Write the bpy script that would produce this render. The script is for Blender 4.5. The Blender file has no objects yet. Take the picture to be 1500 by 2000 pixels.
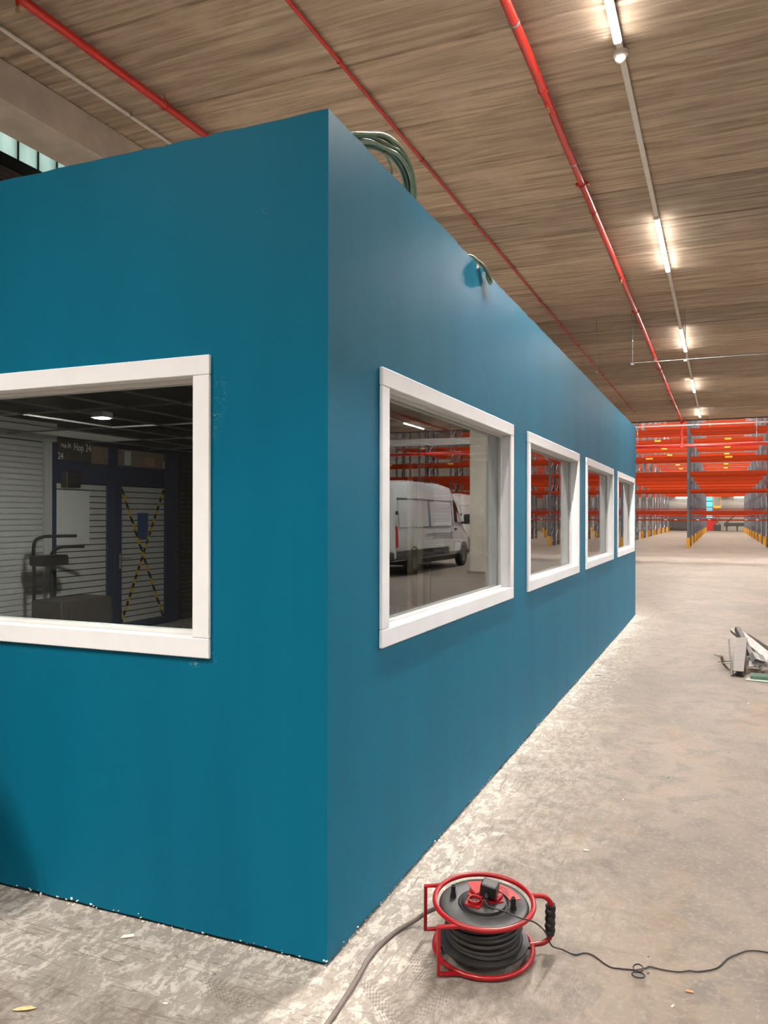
import bpy, math, random
from mathutils import Vector, Matrix, Euler
random.seed(7)
S = bpy.context.scene
COL = S.collection
PI = math.pi

# ------------------------------------------------------------------ camera, world, exposure
cam_d = bpy.data.cameras.new('camera'); cam = bpy.data.objects.new('camera', cam_d); COL.objects.link(cam)
YAW = math.atan(660 / 1557)
cam.location = (0, 0, 1.575)
cam.rotation_euler = (Matrix.Rotation(YAW, 3, 'Z') @ Matrix.Rotation(PI / 2, 3, 'X') @ Matrix.Rotation(math.radians(0.10), 3, 'Z')).to_euler()
cam_d.sensor_fit = 'VERTICAL'; cam_d.sensor_height = 24; cam_d.lens = 24 * 1557 / 2000
cam_d.shift_y = 9 / 2000
cam_d.clip_start = 0.05; cam_d.clip_end = 300
S.camera = cam
S.view_settings.view_transform = 'Standard'; S.view_settings.look = 'None'
S.view_settings.exposure = 0.06; S.view_settings.gamma = 1
S.view_settings.use_curve_mapping = False
S.cycles.max_bounces = 6; S.cycles.diffuse_bounces = 3; S.cycles.glossy_bounces = 3; S.cycles.transparent_max_bounces = 8
S.cycles.use_adaptive_sampling = True; S.cycles.adaptive_threshold = .25; S.cycles.adaptive_min_samples = 20; S.cycles.sample_clamp_indirect = 6
W = bpy.data.worlds.new('world'); S.world = W; W.use_nodes = True
W.node_tree.nodes['Background'].inputs[0].default_value = (.90, .96, .96, 1)
W.node_tree.nodes['Background'].inputs[1].default_value = 2.2
LAMP = 1030.0           # radiance of the LED diffusers
BEAM = 55.0          # watts of the lensed downward beam of each batten
SPREAD = math.radians(120)
HIGH = 3300.0          # watts of each high-bay strip in the tall hall
LAMPCOL = (1, .94, .87)
SIDECOL = (.97, .98, 1)
for k in range(10):   # high-bay light lines hung over the aisles of the tall hall
    ld = bpy.data.lights.new('high_bay_line', 'AREA'); ld.shape = 'RECTANGLE'; ld.size = 30; ld.size_y = .25
    ld.energy = HIGH; ld.color = (1, .93, .84)
    lo = bpy.data.objects.new('high_bay_line', ld); COL.objects.link(lo)
    lo.location = (2, 38.6 + 5.83 * k + (1.6 if k else 0), 11.9)

# ------------------------------------------------------------------ materials
def lin(c):
    return tuple(((v / 255) / 12.92 if v / 255 <= .04045 else ((v / 255 + .055) / 1.055) ** 2.4) for v in c) + (1,)
class NT:
    dim = '3D'
    def __init__(s, name):
        s.m = bpy.data.materials.new(name); s.m.use_nodes = True; s.t = s.m.node_tree; s.t.nodes.clear()
        s.out = s.n('ShaderNodeOutputMaterial')
    def n(s, k): return s.t.nodes.new(k)
    def put(s, sock, v):
        if isinstance(v, bpy.types.NodeSocket): s.t.links.new(v, sock)
        elif v is not None: sock.default_value = v
    def math(s, op, a, b=None, c=None, clamp=False):
        n = s.n('ShaderNodeMath'); n.operation = op; n.use_clamp = clamp
        for i, v in enumerate((a, b, c)): s.put(n.inputs[i], v)
        return n.outputs[0]
    def pos(s, scale=None):
        g = s.n('ShaderNodeNewGeometry').outputs['Position']
        if scale is None: return g
        n = s.n('ShaderNodeVectorMath'); n.operation = 'MULTIPLY'; s.put(n.inputs[0], g); n.inputs[1].default_value = scale
        return n.outputs[0]
    def xyz(s):
        n = s.n('ShaderNodeSeparateXYZ'); s.put(n.inputs[0], s.pos()); return n.outputs
    def noise(s, vec, scale, detail=4, rough=.55, dist=0):
        n = s.n('ShaderNodeTexNoise'); n.noise_dimensions = s.dim; s.put(n.inputs['Vector'], vec)
        n.inputs['Scale'].default_value = scale; n.inputs['Detail'].default_value = detail
        n.inputs['Roughness'].default_value = rough; n.inputs['Distortion'].default_value = dist
        return n.outputs['Fac']
    def ramp(s, fac, stops):
        n = s.n('ShaderNodeValToRGB'); s.put(n.inputs[0], fac); e = n.color_ramp.elements
        while len(e) < len(stops): e.new(.5)
        for el, (p, c) in zip(e, stops): el.position = p; el.color = c if len(c) == 4 else lin(c)
        return n.outputs[0]
    def sm(s, v, lo, hi, a=0., b=1.):
        n = s.n('ShaderNodeMapRange'); n.interpolation_type = 'SMOOTHSTEP'; s.put(n.inputs[0], v)
        for i, q in enumerate((lo, hi, a, b)): n.inputs[i + 1].default_value = q
        return n.outputs[0]
    def mix(s, fac, a, b, mode='MIX'):
        n = s.n('ShaderNodeMix'); n.data_type = 'RGBA'; n.blend_type = mode
        s.put(n.inputs[0], fac); s.put(n.inputs[6], a); s.put(n.inputs[7], b); return n.outputs[2]
    def bump(s, h, strength=.2, dist=.01):
        n = s.n('ShaderNodeBump'); n.inputs['Strength'].default_value = strength; n.inputs['Distance'].default_value = dist
        s.put(n.inputs['Height'], h); return n.outputs[0]
    def pbr(s, col, rough=.5, metal=0, normal=None, spec=.5, emis=None, estr=0, coat=0):
        n = s.n('ShaderNodeBsdfPrincipled')
        s.put(n.inputs['Base Color'], col); s.put(n.inputs['Roughness'], rough); s.put(n.inputs['Metallic'], metal)
        n.inputs['Specular IOR Level'].default_value = spec; n.inputs['Coat Weight'].default_value = coat
        if normal is not None: s.put(n.inputs['Normal'], normal)
        if emis is not None: s.put(n.inputs['Emission Color'], emis); n.inputs['Emission Strength'].default_value = estr
        s.t.links.new(n.outputs[0], s.out.inputs[0]); return s.m
def simple(name, c, rough=.5, metal=0, var=.08, scale=6., stretch=(1, 1, 1), bump=0., bscale=40., rnd=0., spec=.5, coat=0):
    t = NT(name); base = lin(c)
    f = t.noise(t.pos(stretch), scale, 5)
    f = t.sm(f, .3, .7, 1 - var, 1 + var)
    if rnd:
        oi = t.n('ShaderNodeObjectInfo'); f = t.math('MULTIPLY', f, t.math('MULTIPLY_ADD', oi.outputs['Random'], 2 * rnd, 1 - rnd))
    cc = t.n('ShaderNodeCombineColor')
    for i in range(3): t.put(cc.inputs[i], f)
    col = t.mix(1., base, cc.outputs[0], 'MULTIPLY')
    nb = t.bump(t.noise(t.pos(stretch), bscale, 4), bump) if bump else None
    return t.pbr(col, rough, metal, nb, spec=spec, coat=coat)
def emit(name, c, strength):
    t = NT(name); e = t.n('ShaderNodeEmission'); e.inputs[0].default_value = c if len(c) == 4 else tuple(c) + (1,)
    e.inputs[1].default_value = strength; t.t.links.new(e.outputs[0], t.out.inputs[0]); return t.m

def floor_mat():
    t = NT('concrete_floor'); t.dim = '2D'; x, y, z = t.xyz()
    big = t.noise(t.pos(), .9, 4, .6); mid = t.noise(t.pos(), 5, 6, .68, .4); fine = t.noise(t.pos(), 42, 3, .65)
    col = t.ramp(big, [(.25, (100, 91, 82)), (.5, (114, 103, 92)), (.75, (126, 112, 99))])
    col = t.mix(t.sm(mid, .42, .72), col, lin((98, 90, 82)))
    col = t.mix(t.math('MULTIPLY', t.sm(fine, .5, .75), .35), col, lin((146, 135, 122)))
    # brownish rub marks in the open floor
    rub = t.noise(t.pos((1, .5, 1)), 1.7, 5, .7, .6)
    col = t.mix(t.math('MULTIPLY', t.sm(rub, .56, .76), .45), col, lin((124, 100, 78)))
    # scraped streaks across the far floor
    st = t.noise(t.pos((.35, 3.2, 1)), 3.0, 6, .65, .25)
    col = t.mix(t.math('MULTIPLY', t.sm(st, .57, .74), .5), col, lin((104, 91, 78)))
    # thin scratches: ridges of two warped noises
    def ridge(sc, w, stretch=(1, 1, 1)):
        n = t.noise(t.pos(stretch), sc, 2, .6, .2); return t.sm(t.math('ABSOLUTE', t.math('SUBTRACT', n, .5)), 0, w, 1, 0)
    sc1 = t.math('MULTIPLY', ridge(7, .006, (1, .4, 1)), t.sm(t.noise(t.pos(), 1.3, 3), .5, .62)); sc2 = ridge(11, .010, (1, .6, 1)); sc3 = ridge(16, .02, (.7, 1, 1))
    col = t.mix(t.math('MULTIPLY', sc1, .22), col, lin((166, 155, 142)))
    col = t.mix(t.math('MULTIPLY', sc2, .10), col, lin((78, 71, 65)))
    # plaster dust lying along the foot of the new partition
    dx = t.math('MAXIMUM', t.math('ADD', x, 1.267), 0.); dy = t.math('MAXIMUM', t.math('SUBTRACT', 2.486, y), 0.)
    d = t.math('SQRT', t.math('ADD', t.math('MULTIPLY', dx, dx), t.math('MULTIPLY', dy, dy)))
    d = t.math('ADD', d, t.math('MULTIPLY', t.math('MAXIMUM', t.math('SUBTRACT', y, 13.2), 0.), .3))
    near = t.math('MULTIPLY', t.sm(y, 2.6, 7.0, 1.0, .62), t.sm(y, 2.30, 2.5, 2.0, 1.0))
    wob = t.noise(t.pos(), 3.2, 5, .7, .5)
    dd = t.math('ADD', t.math('DIVIDE', d, near), t.math('MULTIPLY', t.math('SUBTRACT', wob, .5), .9))
    thick = t.sm(dd, .06, .36, 1, 0); thin = t.sm(dd, .15, 1.1, 1, 0)
    sw = t.noise(t.pos((1.5, .8, 1)), 15, 6, .78, .25)
    thick = t.math('MULTIPLY', thick, t.sm(sw, .58, .42, 0.22, 1))
    thin = t.math('MULTIPLY', thin, t.sm(sw, .36, .66, .10, .50))
    dust = t.math('MAXIMUM', thick, thin)
    # scuffs through the dust, running along the walls
    scuff = t.math('MAXIMUM', t.math('MULTIPLY', ridge(9, .016, (.8, 1, 1)), .22), t.math('MULTIPLY', t.math('MAXIMUM', t.math('MULTIPLY', ridge(3, .016, (5, .35, 1)), t.sm(y, 2.3, 2.6)), t.math('MULTIPLY', ridge(3, .016, (.45, 5, 1)), t.sm(y, 2.3, 2.6, 1, 0))), .75))
    dust = t.math('MULTIPLY', dust, t.math('SUBTRACT', 1, scuff))
    # boot prints pressed into it
    for (px, py, ang) in ((-.955, 2.615, .5), (-.86, 2.47, -.3), (-1.02, 2.40, .9), (-.90, 2.30, 1.2), (-1.5, 2.23, 1.3)):
        ca, sa = math.cos(ang), math.sin(ang)
        ux = t.math('SUBTRACT', x, px); uy = t.math('SUBTRACT', y, py)
        u = t.math('ADD', t.math('MULTIPLY', ux, ca), t.math('MULTIPLY', uy, sa))
        v = t.math('SUBTRACT', t.math('MULTIPLY', uy, ca), t.math('MULTIPLY', ux, sa))
        e = t.math('ADD', t.math('POWER', t.math('ABSOLUTE', t.math('DIVIDE', u, .045)), 2.), t.math('POWER', t.math('ABSOLUTE', t.math('DIVIDE', v, .13)), 2.))
        m = t.sm(e, .8, 1.1, 1, 0)
        tr = t.math('MULTIPLY', t.math('SINE', t.math('MULTIPLY', u, 300)), t.math('SINE', t.math('MULTIPLY', t.math('ADD', v, t.math('MULTIPLY', t.math('ABSOLUTE', u), .8)), 300)))
        dust = t.math('MULTIPLY', dust, t.math('SUBTRACT', 1, t.math('MULTIPLY', m, t.sm(tr, -.1, .35, 0, .62))))
    col = t.mix(dust, col, lin((194, 186, 175)))
    h = t.math('ADD', t.math('MULTIPLY', dust, .5), t.math('ADD', t.math('MULTIPLY', mid, .3), t.math('MULTIPLY', fine, .15)))
    rough = t.math('ADD', .60, t.math('MULTIPLY', dust, .3))
    return t.pbr(col, rough, 0, t.bump(h, .25, .006), spec=.22)
def ceil_mat():
    t = NT('board_marked_concrete'); t.dim = '2D'
    s1 = t.noise(t.pos((.35, 5.5, 1)), 2.2, 6, .66, .35); s2 = t.noise(t.pos((.8, 14, 1)), 2.0, 6, .7, .5); b = t.noise(t.pos(), 1.1, 5, .6)
    col = t.ramp(s1, [(.28, (132, 114, 97)), (.5, (174, 155, 135)), (.72, (206, 186, 163))])
    col = t.mix(t.math('MULTIPLY', t.sm(s2, .54, .72), .42), col, lin((122, 104, 88)))
    col = t.mix(t.math('MULTIPLY', t.sm(b, .55, .75), .4), col, lin((204, 184, 164)))
    spk = t.noise(t.pos(), 70, 3, .6); col = t.mix(t.math('MULTIPLY', t.sm(spk, .62, .75), .35), col, lin((190, 172, 150)))
    oi = t.n('ShaderNodeObjectInfo'); f = t.math('MULTIPLY_ADD', oi.outputs['Random'], .42, .76)
    cc = t.n('ShaderNodeCombineColor')
    for i in range(3): t.put(cc.inputs[i], f)
    col = t.mix(1., col, cc.outputs[0], 'MULTIPLY')
    return t.pbr(col, .85, 0, t.bump(t.math('ADD', s1, t.math('MULTIPLY', s2, .8)), .5, .012), spec=.25)
def paint_mat():
    t = NT('teal_wall_paint')
    v = t.noise(t.pos((1, 1, .12)), 2.2, 4, .5); r = t.noise(t.pos(), 180, 2)
    col = t.ramp(v, [(.3, (7, 96, 122)), (.7, (9, 105, 134))])
    def ridge(sc, w):
        n = t.noise(t.pos(), sc, 2, .5, 1.2); return t.sm(t.math('ABSOLUTE', t.math('SUBTRACT', n, .5)), 0, w, 1, 0)
    spot = t.math('MULTIPLY', ridge(14, .008), t.sm(t.noise(t.pos(), 2.3, 2), .66, .72))
    col = t.mix(t.math('MULTIPLY', spot, .4), col, lin((150, 175, 180)))
    return t.pbr(col, .46, 0, t.bump(r, .04, .002), spec=.08)
def glass_mat():
    t = NT('window_glass'); g = t.n('ShaderNodeNewGeometry'); d = t.n('ShaderNodeVectorMath'); d.operation = 'DOT_PRODUCT'
    t.put(d.inputs[0], g.outputs['Normal']); t.put(d.inputs[1], g.outputs['Incoming'])
    c = t.math('ABSOLUTE', d.outputs['Value']); f = t.math('MULTIPLY_ADD', t.math('POWER', t.math('SUBTRACT', 1, c), 3.6), .98, .02)
    tr = t.n('ShaderNodeBsdfTransparent'); tr.inputs[0].default_value = (.93, .96, .95, 1)
    gl = t.n('ShaderNodeBsdfGlossy'); gl.inputs['Roughness'].default_value = 0
    m = t.n('ShaderNodeMixShader'); t.put(m.inputs[0], f); t.t.links.new(tr.outputs[0], m.inputs[1]); t.t.links.new(gl.outputs[0], m.inputs[2])
    t.t.links.new(m.outputs[0], t.out.inputs[0]); return t.m
def uglass_mat():
    t = NT('channel_glass'); n = t.noise(t.pos((1, 1, .3)), 5, 5)
    col = t.ramp(n, [(.3, (196, 214, 208)), (.7, (226, 238, 232))])
    tl = t.n('ShaderNodeBsdfTranslucent'); t.put(tl.inputs[0], col); gl = t.n('ShaderNodeBsdfDiffuse'); t.put(gl.inputs[0], col)
    m = t.n('ShaderNodeMixShader'); m.inputs[0].default_value = .25; t.t.links.new(tl.outputs[0], m.inputs[1]); t.t.links.new(gl.outputs[0], m.inputs[2])
    t.t.links.new(m.outputs[0], t.out.inputs[0]); return t.m
def tape_mat():
    t = NT('hazard_tape'); x, y, z = t.xyz()
    s = t.math('SINE', t.math('MULTIPLY', t.math('ADD', z, t.math('MULTIPLY', y, .5)), 42))
    return t.pbr(t.mix(t.sm(s, -.1, .1), lin((30, 26, 16)), lin((225, 180, 30))), .5)
M = {
 'floor': floor_mat(), 'ceil': ceil_mat(), 'paint': paint_mat(), 'glass': glass_mat(), 'uglass': uglass_mat(), 'tape': tape_mat(),
 'white': simple('white_frame_paint', (236, 236, 236), .38, var=.02), 'sash': simple('white_sash', (222, 221, 218), .3, var=.02),
 'plaster': simple('raw_plasterboard', (205, 198, 188), .85, var=.08), 'dark': simple('dark_track', (38, 36, 34), .8),
 'red': simple('red_pipe_paint', (196, 36, 26), .30, var=.05, spec=.55), 'redthin': simple('red_branch_paint', (178, 38, 30), .4, var=.08),
 'galv': simple('galvanised_steel', (168, 170, 172), .38, .8, var=.12, scale=14), 'brass': simple('brass_fitting', (168, 140, 96), .3, .9),
 'whitepipe': simple('off_white_conduit', (236, 230, 222), .45, var=.04), 'trunk': simple('white_trunking', (246, 240, 232), .45, var=.03),
 'beam': simple('cast_concrete_beam', (206, 194, 180), .85, var=.12, scale=3, bump=.15), 'column': simple('concrete_column', (190, 182, 166), .85, var=.10, scale=3, bump=.1),
 'lamp': emit('lit_diffuser', LAMPCOL, LAMP), 'lampside': emit('milky_diffuser_edge', LAMPCOL, LAMP * .034), 'lamp2': emit('lit_diffuser_side_row', SIDECOL, LAMP * 1.15), 'lamp4': emit('dimmed_diffuser_side_row', SIDECOL, LAMP * .60), 'lamp3': emit('lit_diffuser_dimmed', LAMPCOL, LAMP * .20), 'lens': simple('milky_sensor_lens', (235, 225, 210), .3),
 'orange': simple('orange_beam_paint', (158, 47, 4), .6, var=.06, rnd=.14, spec=.2), 'post': simple('blue_grey_rack_steel', (98, 103, 110), .45, .35, var=.12, scale=9, rnd=.12),
 'brace': simple('galvanised_brace', (190, 192, 192), .3, .85), 'guard': simple('yellow_guard', (200, 142, 18), .5, var=.06), 'ylabel': simple('yellow_load_label', (255, 196, 60), .5, var=0),
 'wallgrey': simple('grey_wall', (150, 144, 136), .85, var=.06, scale=2), 'wallpale': simple('pale_cladding', (196, 192, 182), .7, var=.05),
 'darkwall': simple('dark_lining', (58, 56, 54), .8), 'shutter': simple('shutter_slat_grey', (190, 190, 186), .5, .0, var=.04), 'navy': simple('navy_door_frame', (38, 52, 84), .45, var=.06),
 'black': simple('black_plastic', (22, 22, 23), .45, var=.15, scale=20), 'drum': simple('scuffed_black_drum', (40, 39, 38), .5, var=.4, scale=16), 'rubber': simple('cable_rubber', (50, 47, 44), .55, var=.25, scale=30),
 'reelred': simple('reel_red_tube', (148, 13, 18), .32, var=.08, scale=20), 'reelred2': simple('red_socket_plastic', (150, 18, 22), .45, var=.1, scale=30), 'label': simple('worn_red_label', (166, 36, 32), .5, var=.25, scale=60),
 'greycable': simple('dusty_grey_cable', (112, 101, 95), .6, var=.12, scale=30), 'cord': simple('thin_black_cord', (26, 24, 26), .5, var=.1),
 'green1': simple('green_cable', (84, 116, 92), .45, var=.15, scale=30), 'green2': simple('pale_green_cable', (132, 150, 120), .45, var=.12, scale=30), 'green3': simple('dark_green_cable', (44, 70, 58), .5, var=.12, scale=30),
 'stud': simple('dusty_steel_stud', (92, 84, 77), .5, .2, var=.12, scale=18), 'stud2': simple('bright_steel_strip', (112, 108, 104), .4, .3, var=.12, scale=16), 'card': simple('torn_board', (128, 112, 94), .85, var=.12, scale=14), 'dgrey': simple('dark_grey_strip', (70, 66, 62), .6), 'sage': simple('sage_green_foam', (88, 112, 98), .7, var=.06), 'palegreen': simple('pale_green_sheet', (150, 160, 148), .7),
 'leaf': simple('dry_leaf', (206, 182, 132), .7, var=.2, scale=60), 'chip': simple('orange_wood_chip', (214, 142, 96), .8), 'pchip': simple('plaster_chip', (232, 224, 210), .9),
 'vanwhite': simple('white_van_paint', (232, 234, 234), .18, var=.01, coat=.5), 'vanglass': simple('dark_van_glass', (18, 20, 22), .06, var=0, spec=.8), 'tyre': simple('tyre_rubber', (26, 26, 27), .8), 'rim': simple('wheel_rim', (120, 122, 124), .35, .8), 'tail': simple('tail_light_red', (170, 20, 26), .2), 'plastic': simple('grey_bumper_plastic', (44, 45, 47), .6),
 'film': simple('frosted_film', (205, 203, 200), .6, var=.05), 'paper': simple('paper_and_reflection', (226, 226, 222), .8, var=.03), 'notice': simple('blue_notice', (62, 92, 138), .7), 'letter': simple('white_lettering', (235, 235, 232), .6, var=0), 'wood': simple('ceiling_reflection_slats', (150, 130, 112), .7, var=.15, stretch=(1, .3, 12)),
 'grid': simple('ceiling_grid_tee', (150, 148, 144), .5, .2), 'panel': emit('lit_panel', (1, .97, .92), 1500), 'cyan': emit('daylit_cyan_doorway', (.12, .75, .95), 2.2), 'tube': emit('far_tube', (1, .97, .9), 8), 'yellow': simple('yellow_machine', (220, 160, 40), .5), 'redpanel': simple('red_dock_panel', (190, 40, 34), .5), 'green_sign': simple('green_sign', (40, 96, 70), .5),
 'cardboard': simple('cardboard', (186, 150, 112), .8, var=.06), 'insul': simple('wood_studs', (206, 180, 140), .8, var=.08),
}

# ------------------------------------------------------------------ mesh builder
class MB:
    def __init__(s): s.v = []; s.f = []; s.s = []
    def add(s, vs, fs, smooth=False):
        o = len(s.v); s.v += [tuple(v) for v in vs]; s.f += [tuple(i + o for i in f) for f in fs]; s.s += [smooth] * len(fs); return s
    def box(s, a, b, rot=None, piv=None):
        x0, y0, z0 = (min(a[i], b[i]) for i in range(3)); x1, y1, z1 = (max(a[i], b[i]) for i in range(3))
        vs = [Vector(p) for p in ((x0, y0, z0), (x1, y0, z0), (x1, y1, z0), (x0, y1, z0), (x0, y0, z1), (x1, y0, z1), (x1, y1, z1), (x0, y1, z1))]
        if rot:
            R = Euler(rot).to_matrix(); c = Vector(piv) if piv else Vector(((x0 + x1) / 2, (y0 + y1) / 2, (z0 + z1) / 2)); vs = [R @ (v - c) + c for v in vs]
        return s.add(vs, [(0, 3, 2, 1), (4, 5, 6, 7), (0, 1, 5, 4), (1, 2, 6, 5), (2, 3, 7, 6), (3, 0, 4, 7)])
    def bbox(s, a, b, c=.004):      # box with chamfered edges
        lo = [min(a[i], b[i]) for i in range(3)]; hi = [max(a[i], b[i]) for i in range(3)]; vs = []; idx = {}
        for ax in range(3):
            for sx in (0, 1):
                for sy in (0, 1):
                    for sz in (0, 1):
                        sg = (sx, sy, sz); p = [(hi[i] if sg[i] else lo[i]) + (0 if i == ax else (-c if sg[i] else c)) for i in range(3)]
                        idx[ax, sx, sy, sz] = len(vs); vs.append(p)
        fs = []
        def face(ks):
            pts = [Vector(vs[k]) for k in ks]; ctr = Vector([(lo[i] + hi[i]) / 2 for i in range(3)])
            nrm = (pts[1] - pts[0]).cross(pts[2] - pts[0])
            if nrm.dot(sum(pts, Vector()) / len(pts) - ctr) < 0: ks = ks[::-1]
            fs.append(tuple(ks))
        for ax in range(3):
            o = [i for i in range(3) if i != ax]
            for sd in (0, 1):
                q = []
                for (p, r) in ((0, 0), (1, 0), (1, 1), (0, 1)):
                    g = [0, 0, 0]; g[ax] = sd; g[o[0]] = p; g[o[1]] = r; q.append(idx[(ax, *g)])
                face(q)
        for ax in range(3):          # edge chamfers along ax
            o = [i for i in range(3) if i != ax]
            for p in (0, 1):
                for r in (0, 1):
                    q = []
                    for (fa, e) in ((o[0], 0), (o[0], 1), (o[1], 1), (o[1], 0)):
                        g = [0, 0, 0]; g[o[0]] = p; g[o[1]] = r; g[ax] = e; q.append(idx[(fa, *g)])
                    face(q)
        for sx in (0, 1):
            for sy in (0, 1):
                for sz in (0, 1): face([idx[0, sx, sy, sz], idx[1, sx, sy, sz], idx[2, sx, sy, sz]])
        return s.add(vs, fs)
    def tube(s, pts, r, n=8, closed=False, caps=True, square=False):
        P = [Vector(p) for p in pts]; N = len(P); rs = r if isinstance(r, (list, tuple)) else [r] * N
        vs = []; up = None
        for i, p in enumerate(P):
            a = P[(i - 1) % N] if (closed or i) else p; b = P[(i + 1) % N] if (closed or i < N - 1) else p
            t = (b - a).normalized()
            if up is None:
                up = Vector((0, 0, 1)) if abs(t.z) < .9 else Vector((1, 0, 0))
            sd = t.cross(up)
            if sd.length < 1e-5: sd = t.orthogonal()
            sd.normalize(); up = sd.cross(t).normalized()
            mit = 1.
            if square and 0 < i < N - 1:
                c = (P[i] - P[i - 1]).normalized().dot((P[i + 1] - P[i]).normalized()); mit = 1 / max(.5, math.sqrt((1 + c) / 2))
            for k in range(n):
                an = 2 * PI * (k + (.5 if square else 0)) / n
                vs.append(p + (sd * math.cos(an) * mit + up * math.sin(an)) * rs[i])
        fs = []
        for i in range(N if closed else N - 1):
            j = (i + 1) % N
            for k in range(n): fs.append((i * n + k, i * n + (k + 1) % n, j * n + (k + 1) % n, j * n + k))
        s.add(vs, fs, not square)
        if caps and not closed:
            o = len(s.v) - len(vs); s.f += [tuple(o + k for k in range(n))[::-1], tuple(o + (N - 1) * n + k for k in range(n))]; s.s += [False, False]
        return s
    def cyl(s, a, b, r, n=16, r2=None): return s.tube([a, b], [r, r if r2 is None else r2], n)
    def lathe(s, prof, c=(0, 0, 0), n=32):       # profile of (r, z) round +Z
        vs = []; fs = []
        for (r, z) in prof:
            for k in range(n): vs.append((c[0] + r * math.cos(2 * PI * k / n), c[1] + r * math.sin(2 * PI * k / n), c[2] + z))
        for i in range(len(prof) - 1):
            for k in range(n): fs.append((i * n + k, i * n + (k + 1) % n, (i + 1) * n + (k + 1) % n, (i + 1) * n + k))
        return s.add(vs, fs, True)
    def prism(s, poly, axis, a, b):     # polygon of 2 coords extruded along axis 0/1/2
        def mk(p, t): q = list(p); q.insert(axis, t); return q
        n = len(poly); vs = [mk(p, a) for p in poly] + [mk(p, b) for p in poly]
        fs = [tuple(range(n))[::-1], tuple(range(n, 2 * n))] + [(i, (i + 1) % n, n + (i + 1) % n, n + i) for i in range(n)]
        return s.add(vs, fs)
    def sphere(s, c, r, n=12, sz=1.):
        return s.lathe([(max(1e-4, r * math.sin(PI * i / n)), -r * sz * math.cos(PI * i / n)) for i in range(n + 1)], c, 2 * n)
    def rot(s, R, c):
        R = Euler(R).to_matrix() if not isinstance(R, Matrix) else R; c = Vector(c); s.v = [tuple(R @ (Vector(v) - c) + c) for v in s.v]; return s
    def mesh(s, name, mat):
        me = bpy.data.meshes.new(name); me.from_pydata(s.v, [], s.f); me.polygons.foreach_set('use_smooth', s.s)
        me.materials.append(M[mat]); me.update()
        if any(s.s): me.set_sharp_from_angle(angle=math.radians(38))
        return me
    def build(s, name, mat, parent=None, local=False):
        if parent is not None and not local:
            r = parent
            while r.parent: r = r.parent
            I = Matrix.LocRotScale(r.location, r.rotation_euler, None).inverted(); s.v = [tuple(I @ Vector(v)) for v in s.v]
        o = bpy.data.objects.new(name, s.mesh(name, mat)); COL.objects.link(o)
        if parent is not None: o.parent = parent
        return o
def tag(o, label=None, cat=None, group=None, kind=None):
    for k, v in (('label', label), ('category', cat), ('group', group), ('kind', kind)):
        if v: o[k] = v
    return o
def thing(name, label, cat, loc=(0, 0, 0), rz=0, group=None, kind=None):
    o = bpy.data.objects.new(name, None); COL.objects.link(o); o.location = loc; o.rotation_euler = (0, 0, rz); o.empty_display_size = .1
    return tag(o, label, cat, group, kind)
def inst(name, me, parent, loc=(0, 0, 0), rot=(0, 0, 0)):
    o = bpy.data.objects.new(name, me); COL.objects.link(o); o.parent = parent; o.location = loc; o.rotation_euler = rot; return o
def copy_tree(o, parent=None):
    c = o.copy(); COL.objects.link(c); c.parent = parent
    for ch in list(o.children): copy_tree(ch, c)
    return c
def spline(P, sub=6, closed=False):
    P = [Vector(p) for p in P]; out = []; n = len(P)
    for i in range(n if closed else n - 1):
        g = (lambda k: P[k % n]) if closed else (lambda k: P[max(0, min(n - 1, k))])
        p0, p1, p2, p3 = g(i - 1), g(i), g(i + 1), g(i + 2)
        for k in range(sub):
            t = k / sub; out.append(.5 * ((2 * p1) + (p2 - p0) * t + (2 * p0 - 5 * p1 + 4 * p2 - p3) * t * t + (3 * p1 - p0 - 3 * p2 + p3) * t ** 3))
    if not closed: out.append(P[-1])
    return out
ORD = ['first', 'second', 'third', 'fourth', 'fifth', 'sixth', 'seventh', 'eighth', 'ninth', 'tenth']

# ------------------------------------------------------------------ hall shell
H = 5.425            # underside of the low hall's slab
YE = 33.75           # edge of the slab, tall hall begins
XB = -6.05
def struct(name, mb, mat, label=None):
    o = mb.build(name, mat); tag(o, label, None, None, 'structure'); return o
struct('floor', MB().box((-16, -12.5, -.2), (26, 105, 0)), 'floor', 'dusty smooth concrete warehouse floor')
ceil = struct('ceiling', MB().box((XB, -12.4, H + .12), (26, YE, H + .42)), 'darkwall', 'low concrete plank ceiling over the partition')
# precast planks: one mesh, open chamfered joint along each long edge
def plank(x0, x1):
    w = 1.2; c = .016
    return MB().prism([(-w / 2 + .004, .115), (-w / 2 + .004, c * 1.5), (-w / 2 + c + .002, 0), (w / 2 - c - .002, 0), (w / 2 - .004, c * 1.5), (w / 2 - .004, .115)], 0, x0, x1).mesh('plank', 'ceil')
me1, me2 = plank(XB + .001, 3.85), plank(3.86, 13.6); me3 = plank(13.61, 25.9)
k = 0; y = YE - .6
while y > -12.4:
    for me in (me1, me2, me3): inst('plank', me, ceil, (0, y, H + random.uniform(-.004, .004)))
    y -= 1.2
for i, x in enumerate((XB, 3.49, 13.4)):
    b = MB().bbox((x, -12.4, H - .36), (x + .48, YE - .02, H - .002), .012).build('concrete_beam', 'beam')
    tag(b, ['long cast concrete beam above the left end of the teal partition', 'long cast concrete beam resting on the bare column beside the van', 'long cast concrete beam over the far right bay'][i], 'beam', 'ceiling beams')
struct('trim_1', MB().box((-15, YE, H - .03), (26, YE + .10, 12.4)), 'darkwall', 'dark edge of the low ceiling')
struct('wall_rear', MB().box((-16, -12.5, 0), (26, -12.4, 8)), 'darkwall')
struct('wall_right', MB().box((25.9, -12.4, 0), (26, 105, 12.6)), 'wallgrey')
struct('wall_far', MB().box((-16, 102, 0), (26, 102.1, 12.6)), 'wallgrey', 'pale far wall behind the pallet racks')
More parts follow.
